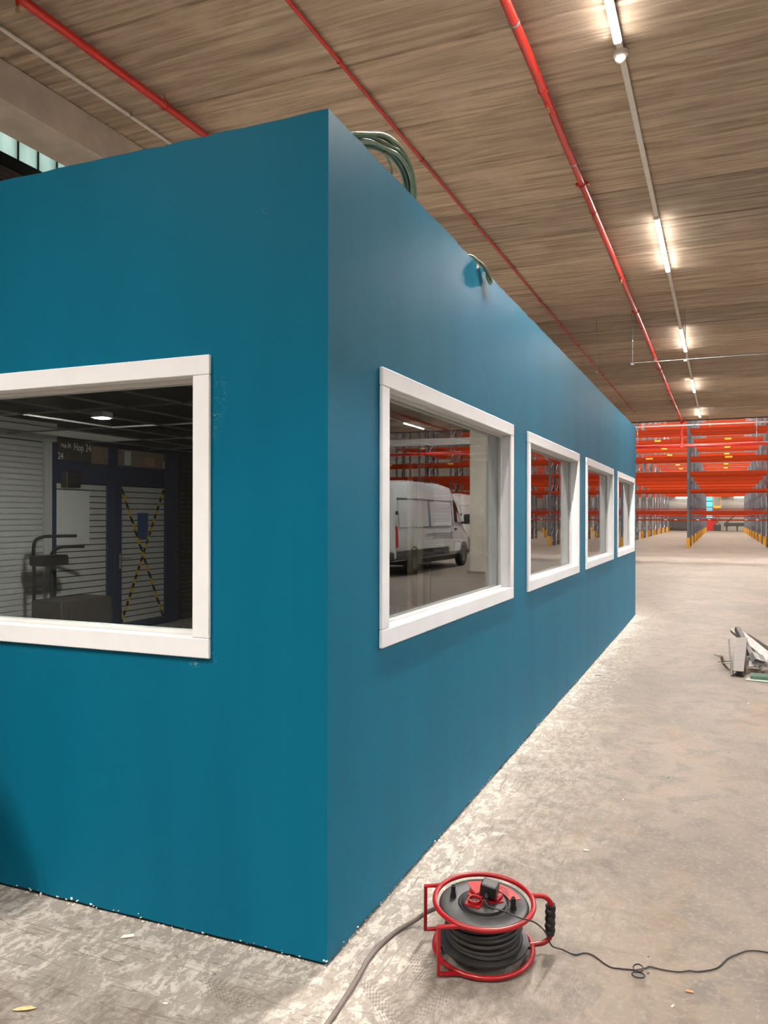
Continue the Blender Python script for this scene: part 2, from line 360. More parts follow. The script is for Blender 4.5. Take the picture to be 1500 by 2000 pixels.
struct('wall_left', MB().box((-7.82, -12.4, 0), (-7.70, YE, 5.0)), 'wallgrey')
struct('wall_hall_left', MB().box((-15.1, YE, 0), (-15, 102, 12.6)), 'wallgrey')
struct('wall_return', MB().box((-15.1, YE - .1, 0), (-7.7, YE, 12.6)), 'wallgrey')
struct('ceiling_hall', MB().box((-16, YE, 12.4), (26, 105, 12.6)), 'wallpale')
struct('ceiling_strip', MB().box((-7.9, -12.4, 7.35), (XB, YE, 7.5)), 'wallgrey')
struct('wall_upstand', MB().box((XB, -12.4, H + .42), (XB + .1, YE, 7.4)), 'wallgrey')
# clerestory: slat louvre, black transom, channel glass
lou = thing('louvre_band', 'dark horizontal slat band below the channel glass at upper left', 'louvre', (-7.7, 8, 5.0))
sl = MB().prism([(0, 0), (.05, .02), (.05, .05), (0, .045)], 1, -3.1, 8.2).mesh('slat', 'stud')
for i in range(10): inst('slat', sl, lou, (0.01, 0, .005 + i * .062))
MB().box((-7.72, 4.9, 5.0), (-7.69, 16.2, 5.66)).build('backing', 'darkwall', lou)
w6 = thing('window_6', 'band of frosted channel glass high on the left wall', None, (-7.7, 8, 5.66), kind='structure')
MB().box((-7.76, -12.3, 5.62), (-7.60, YE - .2, 5.75)).build('window_frame', 'black', w6)
ug = MB().prism([(0, 0), (.295, 0), (.295, .05), (.285, .05), (.285, .01), (.01, .01), (.01, .05), (0, .05)], 2, 0, 1.6)
ug.v = [(-v[1], v[0], v[2]) for v in ug.v]; ug.f = [f[::-1] for f in ug.f]; ug = ug.mesh('glass_channel', 'uglass')
mu = MB().box((-.03, -.006, 0), (.02, .006, 1.6)).mesh('joint', 'black')
for i in range(-6, 32):
    inst('glass_channel', ug, w6, (0, -1.29 + .3 * i, .09)); inst('joint', mu, w6, (0, -1.293 + .3 * i, .09))
struct('wall_left_upper', MB().box((-7.82, -12.4, 5.0), (-7.70, 4.85, 7.4)).box((-7.82, 16.3, 5.0), (-7.70, YE, 7.4)), 'wallgrey')
struct('trim_2', MB().box((-7.9, -12.4, 7.25), (-7.6, YE, 7.45)), 'dark')

# ------------------------------------------------------------------ the teal partition box
X0, Y0, Y1, HT, TH = -1.267, 2.486, 13.26, 3.0, .125
XW = -7.6
def wall_holes(u0, u1, z0, z1, holes, conv, thick, seed=1):
    """wall slab in (u, z) with rectangular holes; conv(u, d, z) gives the world point, d = depth into the wall; ragged cut edges at top and foot"""
    rnd = random.Random(seed)
    us = {u0, u1}; zs = {z0, z1, z1 - .03, z0 + .03}
    for h in holes: us |= {h[0], h[1]}; zs |= {h[2], h[3]}
    u = u0
    while u < u1: us.add(round(u, 3)); u += .09
    us = sorted(us); zs = sorted(zs)
    jt = {u: rnd.uniform(-.003, .002) if rnd.random() < .85 else rnd.uniform(-.009, .002) for u in us}; jb = {u: rnd.uniform(-.004, .006) for u in us}
    for e in (u0, u1): jt[e] = 0
    def Z(u, z): return z + (jt[u] if z == z1 else jb[u] if z == z0 else 0)
    solid = lambda i, j: 0 <= i < len(us) - 1 and 0 <= j < len(zs) - 1 and not any(h[0] <= us[i] < h[1] - 1e-6 and h[2] <= zs[j] < h[3] - 1e-6 for h in holes)
    m = MB()
    for i in range(len(us) - 1):
        for j in range(len(zs) - 1):
            if not solid(i, j): continue
            a, b, c, d = us[i], us[i + 1], zs[j], zs[j + 1]
            p = [(a, Z(a, c)), (b, Z(b, c)), (b, Z(b, d)), (a, Z(a, d))]
            fr = [conv(q[0], 0, q[1]) for q in p]; bk = [conv(q[0], thick, q[1]) for q in p]
            m.add(fr + bk, [(0, 1, 2, 3), (7, 6, 5, 4)])
            for (di, dj, q) in ((0, -1, (0, 4, 5, 1)), (1, 0, (1, 5, 6, 2)), (0, 1, (2, 6, 7, 3)), (-1, 0, (3, 7, 4, 0))):
                if not solid(i + di, j + dj): m.add([(fr + bk)[k] for k in q], [(0, 1, 2, 3)])
    return m
WZ0, WZ1, CW, PR = 1.045, 2.177, .075, .016
starts = [2.937, 5.556, 8.178, 10.80]
side_holes = [(s + .055, s + 2.19 - .055, WZ0 + .055, WZ1 - .055) for s in starts]
LW1, LW0 = -1.753, -3.943
front_holes = [(LW0 + .055, LW1 - .055, WZ0 + .055, WZ1 - .055)]
struct('wall_side', wall_holes(Y0, Y1, .016, HT, side_holes, lambda u, d, z: (X0 - d, u, z), TH, 3), 'paint', 'long teal partition wall with four white windows')
struct('wall_front', wall_holes(-7.55, X0 - .0005, .016, HT, front_holes, lambda u, d, z: (u, Y0 + .0005 + d, z), TH, 5), 'paint', 'teal end wall with one white window')
struct('wall_office_end', MB().box((-7.6, Y1 - .1, 0), (X0 - .13, Y1 - .001, 2.95)), 'darkwall')
struct('wall_office_back', MB().box((-7.69, Y0 + .13, 0), (-7.62, Y1 - .11, 2.9)), 'darkwall')
struct('ceiling_office', MB().box((-7.6, Y0 + .13, 2.86), (X0 - .13, Y1 - .11, 2.9)), 'black')
struct('roof_bounce_layer', MB().box((-7.6, Y0 + .13, 2.905), (X0 - .13, Y1 - .11, 2.93)), 'plaster', 'pale board layer added on the partition roof to bounce light up')  # extra pale layer, added to throw light back up at the slab
struct('baseboard_side', MB().box((X0 - .10, Y0 + .02, 0), (X0 - .012, Y1, .03)), 'dark', 'dark floor track under the long wall')
struct('baseboard_front', MB().box((-7.5, Y0 + .012, 0), (X0 - .02, Y0 + .1, .03)), 'dark', 'dark floor track under the end wall')
# bright plaster corner bead and crumbs of plaster along both feet
struct('trim_3', MB().box((X0 - .0012, Y0 - .0006, .02), (X0 + .0006, Y0 + .0012, HT - .004)), 'paint', 'painted corner bead')
for nm, gen in (('side', lambda r: (X0 - .006 + r.uniform(-.004, .010), r.uniform(Y0, Y1))), ('front', lambda r: (r.uniform(-3.2, X0), Y0 + .004 - r.uniform(-.004, .012)))):
    r = random.Random(11); m = MB()
    for i in range(420 if nm == 'side' else 170):
        x, y = gen(r); q = r.uniform(.001, .0038); z = r.choice([.0015, .0015, .014 + r.uniform(0, .012)])
        m.box((x - q, y - q * 1.4, z - .0015), (x + q, y + q * 1.4, z + q * .6), (r.uniform(-.4, .4), r.uniform(-.4, .4), r.uniform(0, 3)))
    tag(m.build('plaster_crumbs', 'pchip'), 'loose plaster crumbs along the foot of the %s wall' % ('long teal' if nm == 'side' else 'teal end'), 'plaster', kind='stuff')

def window(n, u0, conv, label):
    """white window: casing boards proud of the wall, reveal linings, sash with glass. conv(u, d, z): d>0 into the wall"""
    u1 = u0 + 2.19; w = thing('window_%d' % n, label, None, conv(u0, 0, WZ0), kind='structure')
    def b(name, a, c, mat='white', ch=.003):
        p, q = conv(*a), conv(*c); return MB().bbox(p, q, ch).build(name, mat, w)
    b('casing', (u0, -PR, WZ1 - CW), (u1, -.0006, WZ1)); b('casing', (u0, -PR, WZ0), (u1, -.0006, WZ0 + CW))
    b('casing', (u0, -PR, WZ0 + CW + .0004), (u0 + CW, -.0006, WZ1 - CW - .0004)); b('casing', (u1 - CW, -PR, WZ0 + CW + .0004), (u1, -.0006, WZ1 - CW - .0004))
    a, c, zl, zh = u0 + CW - .014, u1 - CW + .014, WZ0 + CW - .014, WZ1 - CW + .014   # reveal linings
    D = TH + .012; f = .013
    b('lining', (a - .004, -.004, zh - f), (c + .004, D, zh), ch=.001); b('sill', (a - .004, -.004, zl), (c + .004, D, zl + f), ch=.001)
    b('lining', (a - .004, -.004, zl + f), (a + f - .004, D, zh - f), ch=.001); b('lining', (c - f + .004, -.004, zl + f), (c + .004, D, zh - f), ch=.001)
    a += f; c -= f; zl += f; zh -= f; q = .016
    for d0, d1, q in ((.046, .058, .016), (.058, .080, .009), (.080, .092, .016)):     # glazing beads either side of the pane
        b('glazing_bead', (a, d0, zh - q), (c, d1, zh), 'sash', .002); b('glazing_bead', (a, d0, zl), (c, d1, zl + q), 'sash', .002)
        b('glazing_bead', (a, d0, zl + q), (a + q, d1, zh - q), 'sash', .002); b('glazing_bead', (c - q, d0, zl + q), (c, d1, zh - q), 'sash', .002)
    p, g = conv(a + .010, .066, zl + .010), conv(c - .010, .072, zh - .010)
    MB().box(p, g).build('pane', 'glass', w)
    # inner casing on the room side
    b('inner_casing', (u0, D - .010, WZ1 - CW), (u1, D + .004, WZ1)); b('inner_casing', (u0, D - .010, WZ0), (u1, D + .004, WZ0 + CW))
    b('inner_casing', (u0, D - .010, WZ0 + CW), (u0 + CW, D + .004, WZ1 - CW)); b('inner_casing', (u1 - CW, D - .010, WZ0 + CW), (u1, D + .004, WZ1 - CW))
    return w
for i, s in enumerate(starts):
    window(i + 1, s, lambda u, d, z: (X0 - d, u, z), ['white framed window nearest the teal corner, mirroring a van', 'second white framed window along the long teal wall', 'third white framed window along the long teal wall', 'last white framed window at the far end of the teal wall'][i])
window(5, LW0, lambda u, d, z: (u, Y0 + d, z), 'white framed window in the teal end wall, dark room behind')

# ------------------------------------------------------------------ room seen through the end window: storefront on the back wall
SF = XW
sh = thing('roller_shutter', 'grey ribbed roller shutter in the dark room behind the end window', 'shutter', (SF, 5.6, 0))
slm = MB().prism([(0, 0), (.018, .008), (.018, .055), (0, .066)], 1, -1.8, 1.68).mesh('slat', 'shutter')
for i in range(36): inst('slat', slm, sh, (.004, 0, .06 + i * .067))
MB().box((SF, 3.8, 0), (SF + .012, 7.3, .06)).build('bottom_bar', 'shutter', sh)
MB().box((SF, 7.29, 0), (SF + .05, 7.40, 2.50)).build('guide_rail', 'shutter', sh)
MB().box((SF, 3.8, 2.48), (SF + .12, 7.41, 2.70)).build('shutter_box', 'shutter', sh)
gd = thing('glazed_door', 'navy framed glazed double door crossed with hazard tape', 'door', (SF, 8.5, 0))
for (a, b_, z0, z1) in ((7.41, 7.46, 0, 2.55), (8.36, 8.62, 0, 2.02), (9.56, 9.85, 0, 2.55)): MB().box((SF, a, z0), (SF + .06, b_, z1)).build('stile', 'navy', gd)
MB().box((SF, 7.46, 2.0), (SF + .05, 9.56, 2.26)).build('rail', 'navy', gd); MB().box((SF, 7.46, 2.49), (SF + .05, 9.84, 2.56)).build('rail', 'navy', gd)
MB().box((SF, 8.40, 2.26), (SF + .05, 8.55, 2.49)).build('transom_post', 'navy', gd)
MB().box((SF, 7.46, 0), (SF + .055, 9.56, .10)).build('rail', 'navy', gd)
MB().box((SF + .06, 8.47, .2), (SF + .075, 8.50, 1.98)).build('astragal', 'navy', gd)
for (a, b_) in ((7.46, 8.36), (8.62, 9.56)):
    MB().box((SF + .012, a, .1), (SF + .018, b_, 2.0)).build('door_glass', 'black', gd)
    st = MB().box((SF + .019, a + .002, 0), (SF + .021, b_ - .002, .056)); me = None
    for i in range(24):
        o = MB().box((SF + .019, a + .002, .11 + i * .0785), (SF + .0215, b_ - .002, .11 + i * .0785 + .066)).build('film_stripe', 'film', gd)
MB().box((SF + .012, 8.05, 2.26), (SF + .018, 8.40, 2.49)).build('transom_glass', 'wood', gd); MB().box((SF + .012, 8.55, 2.26), (SF + .018, 9.70, 2.49)).build('transom_glass', 'wood', gd)  # wood-like tone paints the ceiling's reflection onto the transom glass
for i, (a, b_) in enumerate(((8.72, 8.84), (9.12, 9.34), (9.55, 9.66))): MB().box((SF + .019, a, 2.28), (SF + .026, b_, 2.47 - .05 * i)).build('stored_box', ['paper', 'cardboard', 'paper'][i], gd)
MB().tube([(SF + .07, 8.585, 1.0), (SF + .10, 8.585, 1.0), (SF + .10, 8.75, 1.0)], .009, 8).build('lever_handle', 'galv', gd)
MB().box((SF + .062, 8.57, .86), (SF + .068, 8.60, 1.06)).build('handle_plate', 'galv', gd)
for i, (ya, yb) in enumerate(((8.63, 9.55), (9.54, 8.63))):
    v = Vector((0, yb - ya, 1.98 - .08)).normalized(); nrm = Vector((0, -v.z, v.y)) * .022; p, q = Vector((SF + .030 + .004 * i, ya, .08)), Vector((SF + .030 + .004 * i, yb, 1.98)); e = Vector((.002, 0, 0))
    tp = MB().add([p - nrm, p + nrm, q + nrm, q - nrm, p - nrm + e, p + nrm + e, q + nrm + e, q - nrm + e], [(0, 1, 2, 3), (7, 6, 5, 4), (0, 4, 5, 1), (2, 6, 7, 3), (1, 5, 6, 2), (3, 7, 4, 0)])
    tag(tp.build('hazard_tape', 'tape'), ['yellow and black tape strip rising to the right across the glazed door', 'yellow and black tape strip rising to the left across the glazed door'][i], 'tape', 'hazard tape cross')
tag(MB().box((SF + .023, 7.48, 1.22), (SF + .027, 8.05, 1.90)).build('paper_and_reflection', 'paper'), 'large white patch on the left glazed door leaf, a painted van reflection', 'paper')  # white patch painted in place of a van's reflection on the glass
tag(MB().box((SF + .023, 8.98, 1.24), (SF + .027, 9.20, 1.62)).build('notice', 'notice'), 'blue notice on the taped glazed door leaf', 'notice')
lv = thing('wall_louvre', 'black slatted panel right of the glazed door in the dark room', 'louvre', (SF, 10.2, 0))
lm = MB().prism([(0, 0), (.03, -.012), (.03, .012), (0, .02)], 1, -.2, .55).mesh('slat', 'darkwall')
for i in range(34): inst('slat', lm, lv, (.005, 0, .08 + i * .068))
MB().box((SF - .01, 10.0, 0), (SF, 10.75, 2.5)).build('backing', 'black', lv)
sb = thing('sign_board', 'pale wall panel with white lettering above the glazed door', 'sign', (SF, 7.7, 2.0))
MB().box((SF + .051, 7.47, 2.265), (SF + .065, 8.04, 2.55)).build('panel', 'dgrey', sb)
def text(name, body, size, loc, parent, mat='letter'):
    cu = bpy.data.curves.new(name, 'FONT'); cu.body = body; cu.size = size; cu.extrude = .002; cu.resolution_u = 2
    t = bpy.data.objects.new('t', cu); COL.objects.link(t); bpy.context.view_layer.update()
    me = bpy.data.meshes.new_from_object(t); bpy.data.objects.remove(t); me.materials.append(M[mat])
    me.transform(Matrix.Translation(loc) @ Matrix(((0, 0, 1, 0), (1, 0, 0, 0), (0, 1, 0, 0), (0, 0, 0, 1))) @ Matrix.Diagonal((.72, 1, 1, 1)))
    o = bpy.data.objects.new(name, me); COL.objects.link(o); o.parent = parent
    r = Matrix.LocRotScale(parent.location, parent.rotation_euler, None).inverted(); me.transform(r); return o
text('lettering', 'Hop 24', .135, (SF + .067, 7.735, 2.405), sb); text('lettering', 'Hop 24', .075, (SF + .067, 7.52, 2.43), sb); text('lettering', '24', .12, (SF + .067, 7.475, 2.28), sb)
tag(MB().bbox((SF + .02, 7.56, 1.93), (SF + .13, 7.80, 2.13), .01).box((SF + .131, 7.60, 1.97), (SF + .135, 7.76, 2.09)).build('wall_control_box', 'black'), 'black control box on the post beside the glazed door', 'control box')
lp = thing('ceiling_lamp', 'small lit square ceiling lamp in the dark room behind the end window', 'lamp', (-5.4, 5.9, 2.5))
MB().box((-5.47, 5.83, 2.504), (-5.33, 5.97, 2.56)).build('housing', 'grid', lp); MB().box((-5.45, 5.85, 2.497), (-5.35, 5.95, 2.503)).build('panel', 'panel', lp)
# trolley with bent-tube handles and a crate
tr = thing('hand_trolley', 'dark trolley with bent tube handles in front of the roller shutter', 'trolley', (-7.1, 6.9, 0))
for dy in (0, .26):
    MB().tube(spline([(-7.27, 6.86 + dy, .2), (-7.27, 6.86 + dy, .9), (-7.27, 6.86 + dy, 1.25 - dy * .5), (-7.23, 6.94 + dy, 1.33 - dy * .5), (-7.15, 7.05 + dy, 1.34 - dy * .5), (-7.07, 7.3 + dy * .5, 1.34 - dy * .5)], 5), .02, 8).build('handle_tube', 'black', tr)
MB().bbox((-7.34, 6.7, .2), (-6.7, 7.6, .26), .01).build('deck', 'black', tr); MB().bbox((-7.32, 6.82, 1.0), (-7.12, 7.25, 1.12), .02).build('cross_block', 'black', tr)
for (x, y) in ((-7.2, 6.8), (-7.2, 7.5), (-6.8, 6.8), (-6.8, 7.5)): MB().cyl((x, y - .02, .1), (x, y + .02, .1), .1, 14).build('wheel', 'tyre', tr)
tag(MB().bbox((-7.2, 6.75, .262), (-6.75, 7.55, .62), .01).box((-6.749, 6.85, .40), (-6.745, 7.35, .52)).build('crate', 'dgrey'), 'grey lidded crate on the dark trolley', 'crate')
# things stored at the back of the room, faint behind the first side window
for i, x in enumerate((-4.80, -4.62)):
    tag(MB().bbox((x - .035, 12.4, .002), (x + .035, 12.5, 2.45), .004).build('timber_post', 'insul'), ['left bare timber post inside the room, faint behind the first side window', 'right bare timber post inside the room, faint behind the first side window'][i], 'post', 'timber posts')
wb = thing('workbench', 'plain workbench against the back of the room behind the first side window', 'bench', (-4.2, 12.7, 0))
MB().bbox((-4.72, 12.55, .92), (-3.5, 13.1, .965), .004).build('bench_top', 'dgrey', wb)
for x in (-4.68, -3.56):
    for y in (12.6, 13.04): MB().box((x - .03, y - .03, 0), (x + .03, y + .03, .92)).build('leg', 'dgrey', wb)
cpn = thing('corrugated_panel', 'pale corrugated panel standing on the workbench', 'panel', (-4.41, 12.95, .966))
cs = MB().prism([(0, 0), (-.02, .02), (-.02, .05), (0, .07)], 0, -.15, .15).mesh('rib', 'shutter')
for i in range(15): inst('rib', cs, cpn, (0, 0, .002 + .07 * i))
bx_ = thing('cardboard_box', 'taped cardboard box with white label on the workbench', 'box', (-4.1, 12.75, .966))
MB().bbox((-4.25, 12.6, .966), (-3.95, 12.9, 1.19), .004).build('carton', 'cardboard', bx_); MB().box((-4.06, 12.594, 1.0), (-3.97, 12.599, 1.15)).build('label', 'paper', bx_)
gr = thing('ceiling_grid', 'bare suspended ceiling grid in the dark room', 'ceiling grid', (-4.5, 7, 2.5))
def tee(a, b):
    return MB().box((min(a[0], b[0]) - .007, min(a[1], b[1]) - .007, 2.50), (max(a[0], b[0]) + .007, max(a[1], b[1]) + .007, 2.502)).box((min(a[0], b[0]) - .002, min(a[1], b[1]) - .002, 2.502), (max(a[0], b[0]) + .002, max(a[1], b[1]) + .002, 2.516))
for i in range(9): y = 3.0 + 1.2 * i; tee((-7.4, y), (-1.6, y)).build('main_tee', 'grid', gr)
for i in range(10): x = -7.1 + .6 * i; tee((x, 2.75), (x, 13.0)).build('cross_tee', 'grid', gr)
for i, (x, y) in enumerate(((-6.8, 7.2), (-5.0, 8.4), (-6.2, 9.6))):
    tag(MB().box((x - .28, y - .58, 2.503), (x + .28, y + .58, 2.518)).build('ceiling_tile', 'paper'), ['nearest lone tile left in the bare ceiling grid', 'middle lone tile left in the bare ceiling grid', 'farthest lone tile left in the bare ceiling grid'][i], 'ceiling tile', 'grid tiles')

# ------------------------------------------------------------------ LED light lines
def lamp(x, y, label, group):
    t = thing('led_batten', label, 'lamp', (x, y + 1.18, H - .075), group=group)
    MB().bbox((x - .032, y, H - .044), (x + .032, y + 2.36, H - .0305), .003).build('housing', 'trunk', t)
    pr = [(-.03, -.046), (.03, -.046), (.03, -.060), (.022, -.072), (-.022, -.072), (-.03, -.060)]
    MB().prism([(x + p[0], H + p[1] + .001) for p in pr], 1, y + .02, y + 2.34).build('diffuser_edge', 'lampside', t)
    MB().box((x - .0218, y + .022, H - .0716), (x + .0218, y + 2.338, H - .0705)).build('diffuser', 'lamp' if x == LX[0] and y > 0 else 'lamp3' if x in (LX[0], LX[2]) else 'lamp2' if y > 15 else 'lamp4', t)
    ld = bpy.data.lights.new('batten_beam', 'AREA'); ld.shape = 'RECTANGLE'; ld.size = .04; ld.size_y = 2.3; ld.energy = BEAM * (1 if x == LX[0] and y > 0 else 4.2 if x == LX[2] else 1.6 if x == LX[0] else 2 if y > 15 else .5); ld.color = LAMPCOL if x in (LX[0], LX[2]) else SIDECOL; ld.spread = SPREAD
    lo = bpy.data.objects.new('batten_beam', ld); COL.objects.link(lo); lo.parent = t; lo.location = (0, 0, -.006)
    for e in (y, y + 2.342): MB().prism([(x + p[0] * 1.06, H + p[1] * 1.01 + .001) for p in pr], 1, e, e + .018).build('end_cap', 'trunk', t)
LY = [-8.66, -2.21, 4.24, 10.68, 17.13, 23.57, 30.02]
LX = [-.772, 9.2, -3.9, 4.45]  # third row is unseen, added to brighten the end wall
NL = {4.24: 'lit LED batten nearest the camera, cut by the top edge', 10.68: 'lit LED batten second along the main trunking', 17.13: 'lit LED batten third along the main trunking', 23.57: 'lit LED batten fourth along the main trunking', 30.02: 'lit LED batten farthest along the trunking, before the racks'}
for i, x in enumerate(LX):
    tk = thing('light_trunking', ['long off-white lighting trunking under the ceiling beside the red main', 'lighting trunking in the bay over the parked vans', 'short unseen trunking added behind the camera to light the teal end wall', 'lighting trunking beside the middle concrete beam'][i], 'trunking', (x, 10, H))
    for j in range(15):
        y = -10.2 + 3.0 * j; y2 = min(y + 2.996, 33.4)
        if y < (33 if i != 2 else -1): MB().bbox((x - .026, y, H - .030), (x + .026, y2, H - .005), .003).build('trunking_length', 'trunk', tk)
    for y in (LY if i != 2 else LY[:2]): lamp(x, y, NL.get(y, 'lit LED batten on the main trunking behind the camera') if i == 0 else ['', 'lit LED batten over the parked vans', 'unseen LED batten added behind the camera to light the end wall', 'lit LED batten beside the middle concrete beam'][i], ['battens on the main trunking', 'battens over the vans', 'battens added to light the end wall', 'battens beside the beam'][i])
sn = thing('motion_sensor', 'round white motion sensor on the lighting trunking', 'sensor', (-.772, 6.78, H - .05))
MB().lathe([(.001, 0), (.055, 0), (.06, -.012), (.06, -.04), (.052, -.05), (.001, -.05)][::-1], (-.772, 6.78, H - .026), 24).build('base', 'trunk', sn)
MB().lathe([(.001, -.10), (.025, -.094), (.042, -.078), (.048, -.05), (.001, -.045)], (-.772, 6.78, H - .026), 24).build('lens', 'lens', sn)

# ------------------------------------------------------------------ sprinkler pipes
def hanger(x, y, z, r, par, ear=.03, mat='redthin'):
    m = MB().tube([(x + (r + .004) * math.cos(a), y, z + (r + .004) * math.sin(a)) for a in [2 * PI * i / 14 for i in range(14)]], .005, 6, closed=True)
    m.cyl((x, y, z + r), (x, y, H + .02), .005, 6); m.build('pipe_hanger', mat, par)
def coupling(x, y, z, r, par):
    m = MB().cyl((x, y - .035, z), (x, y + .035, z), r + .010, 18)
    for sx in (-1, 1): m.bbox((x + sx * (r + .004), y - .028, z - .014), (x + sx * (r + .034), y + .028, z + .014), .004)
    m.build('coupling', 'redthin', par)
def head(x, y, z, r, par, down=True):
    s = -1 if down else 1
    m = MB().cyl((x, y, z), (x, y, z + s * (r + .022)), .016, 10); o = m.build('outlet', 'red', par)
    m = MB().cyl((x, y, z + s * (r + .022)), (x, y, z + s * (r + .036)), .012, 6)
    for q in (-1, 1): m.tube([(x + q * .011, y, z + s * (r + .036)), (x + q * .016, y, z + s * (r + .052)), (x, y, z + s * (r + .068))], .003, 5)
    m.cyl((x, y, z + s * (r + .068)), (x, y, z + s * (r + .071)), .019, 12); m.build('sprinkler_head', 'brass', o)
def pipe(name, label, x, z, r, y0, y1, hang, coup, heads, mat='red', bands=()):
    t = thing(name, label, 'pipe', (x, (y0 + y1) / 2, z))
    ys = sorted([y0] + list(bands) + [y1]); 
    for a, b in zip(ys, ys[1:]):
        MB().cyl((x, a, z), (x, b, z), r, 20).build('pipe_length', mat, t)
    for b in bands: MB().cyl((x, b - .012, z), (x, b + .012, z), r + .004, 20).build('collar', 'galv', t)
    for y in hang: hanger(x, y, z, r, t, mat=mat)
    for y in coup: coupling(x, y, z, r, t)
    for y in heads: head(x, y, z, r, t)
    return t
PZ = 5.33
mp = pipe('sprinkler_main', 'thick red sprinkler main running beside the lighting trunking', -1.456, PZ, .038, -11, 33.1,
     [1 + 3.0 * i for i in range(11)], [9.15, 15.2, 21.3, 27.4, 32.6], [7.2, 10.0, 12.9, 16.4, 19.6, 22.8, 26, 29.2], bands=(5.95, 8.55, 12.1, 18.2, 24.3, 30.4))
pipe('sprinkler_branch', 'thin red branch pipe passing over the long teal wall', -2.96, 5.39, .017, -11, 30.6, [-4 + 2.0 * i for i in range(17)], [], [], 'redthin')
pipe('sprinkler_pipe', 'thick red sprinkler pipe at the upper left', -4.694, PZ, .036, -11, 33, [-2.4, .6, 5.92, 9, 12, 15, 18, 21, 24, 27, 30], [], [4.27, 7.9, 11.0, 14.0], bands=(3.62, 9.6, 15.6, 21.6))
pipe('sprinkler_main', 'thick red sprinkler main above the parked vans', 8.3, PZ, .038, -11, 33.1, [2 + 3 * i for i in range(10)], [9, 15, 21, 27], [12, 18, 24, 30])
pipe('sprinkler_main', 'thick red sprinkler main near the bare column', 2.95, PZ, .03, 14, 33.1, [16 + 3 * i for i in range(6)], [21, 27], [18, 24, 30])
wc = thing('cable_conduit', 'white cable conduit clipped beneath the ceiling at the upper left', 'conduit', (-5.18, 8, 5.375))
for a, b in ((-11, 3.0), (3.005, 4.52), (4.525, 6.02), (6.025, 7.52), (7.525, 33)): MB().cyl((-5.18, a, 5.375), (-5.18, b, 5.375), .0165, 12).build('conduit_length', 'whitepipe', wc)
for y in (1.5, 3.0, 4.52, 6.02, 7.52, 9.0, 10.5, 12.0, 13.5, 15.): MB().box((-5.205, y - .02, 5.372), (-5.155, y + .02, 5.379)).cyl((-5.157, y, 5.37), (-5.157, y, 5.416), .006, 6).tube([(-5.18 + .019 * math.cos(a), y, 5.375 + .019 * math.sin(a)) for a in [2 * PI * i / 10 for i in range(10)]], .004, 5, closed=True).build('clip', 'galv', wc)
# cross main at the slab edge with drop from the main
cm = thing('cross_main', 'thick red cross main in front of the pallet racks with a drop pipe', 'pipe', (-1.4, 33.2, 4.35))
for a, b in ((-13, -1.46), (-1.41, 3.0), (3.01, 9), (9.01, 15), (15.01, 24)): MB().cyl((a, 33.25, 4.36), (b, 33.25, 4.36), .062, 18).build('pipe_length', 'red', cm)
MB().cyl((-1.456, 33.25, 4.36), (-1.456, 33.25, PZ), .04, 14).build('drop_pipe', 'red', cm); MB().bbox((-1.52, 33.16, 4.27), (-1.35, 33.34, 4.45), .02).build('tee_fitting', 'redthin', cm); MB().bbox((-1.50, 33.18, PZ - .08), (-1.37, 33.32, PZ + .06), .02).build('elbow_fitting', 'redthin', cm)
for x in (-3.1, 1.2, 5, 9.4, 14): MB().cyl((x, 33.25, 4.3), (x, 33.25, H + .02), .011, 6).build('hanger_rod', 'galv', cm)
# thin rails hung across on rods
def rail(label, y, z, x0, x1, h, w, rods, mat, nm='hung_rail'):
    t = thing(nm, label, 'rail', ((x0 + x1) / 2, y, z))
    MB().bbox((x0, y - w / 2, z), (x1, y + w / 2, z + h), .003).build('rail_bar', mat, t)
    for x in rods: MB().cyl((x, y, z - .02), (x, y, H + .02), .006, 6).build('hanger_rod', 'galv', t); MB().bbox((x - .03, y - .03, z - .035), (x + .03, y + .03, z - .005), .004).build('rod_foot', 'galv', t)
rail('thin steel rail hung below the third lit batten', 15.6, 4.46, -1.6, 3.5, .012, .02, [-2.0 + .45, -.62, 2.4], 'galv')
rail('off-white rail hung before the pallet racks', 27.8, 4.56, -3.6, 3.4, .035, .05, [-3.0, -.36, 1.7], 'whitepipe')
rail('deep white cable tray hung over the parked vans', 30.0, 4.42, 3.9, 16, .26, .12, [5, 8, 11, 14], 'trunk', 'cable_tray')
tag(MB().cyl((-2.27, 16.05, 4.44), (-2.27, 16.05, H + .02), .006, 6).bbox((-2.30, 16.02, 4.41), (-2.24, 16.08, 4.44), .006).build('hanger_rod', 'galv'), 'lone threaded rod hanging between thin branch and red main', 'rod')

# ------------------------------------------------------------------ green cable bundle on top of the partition
gb = thing('cable_bundle', 'arched bundle of green cables on top of the long teal wall', 'cables', (-1.45, 2.9, 3.0))
rnd = random.Random(4)
for i in range(9):
    j = lambda s=.007: rnd.uniform(-s, s); o = .018 * (i % 3 - 1); p = .014 * (i // 3 - 1)
    P = [(-1.50 + o, 2.70 + j(), 2.94), (-1.40 + o, 2.83 + j(), 3.06 + p), (-1.35 + o + j(), 2.96 + j(), 3.115 + p * 1.4 + j()), (-1.33 + o + j(), 3.10 + j(), 3.155 + p * 1.6 + j()), (-1.325 + o, 3.26 + j() + p, 3.18 + p * 1.6), (-1.325 + o, 3.38 + p * 1.2, 3.155 + p * .8 + j()), (-1.335 + o, 3.455 + p * 1.4, 3.08), (-1.36 + o, 3.475 + p, 2.98), (-1.42 + o, 3.47, 2.90)]
    MB().tube(spline(P, 6), .0085, 7).build('cable', ['green1', 'green3', 'green2', 'green1', 'green3', 'green1', 'green3', 'green1', 'green2'][i], gb)
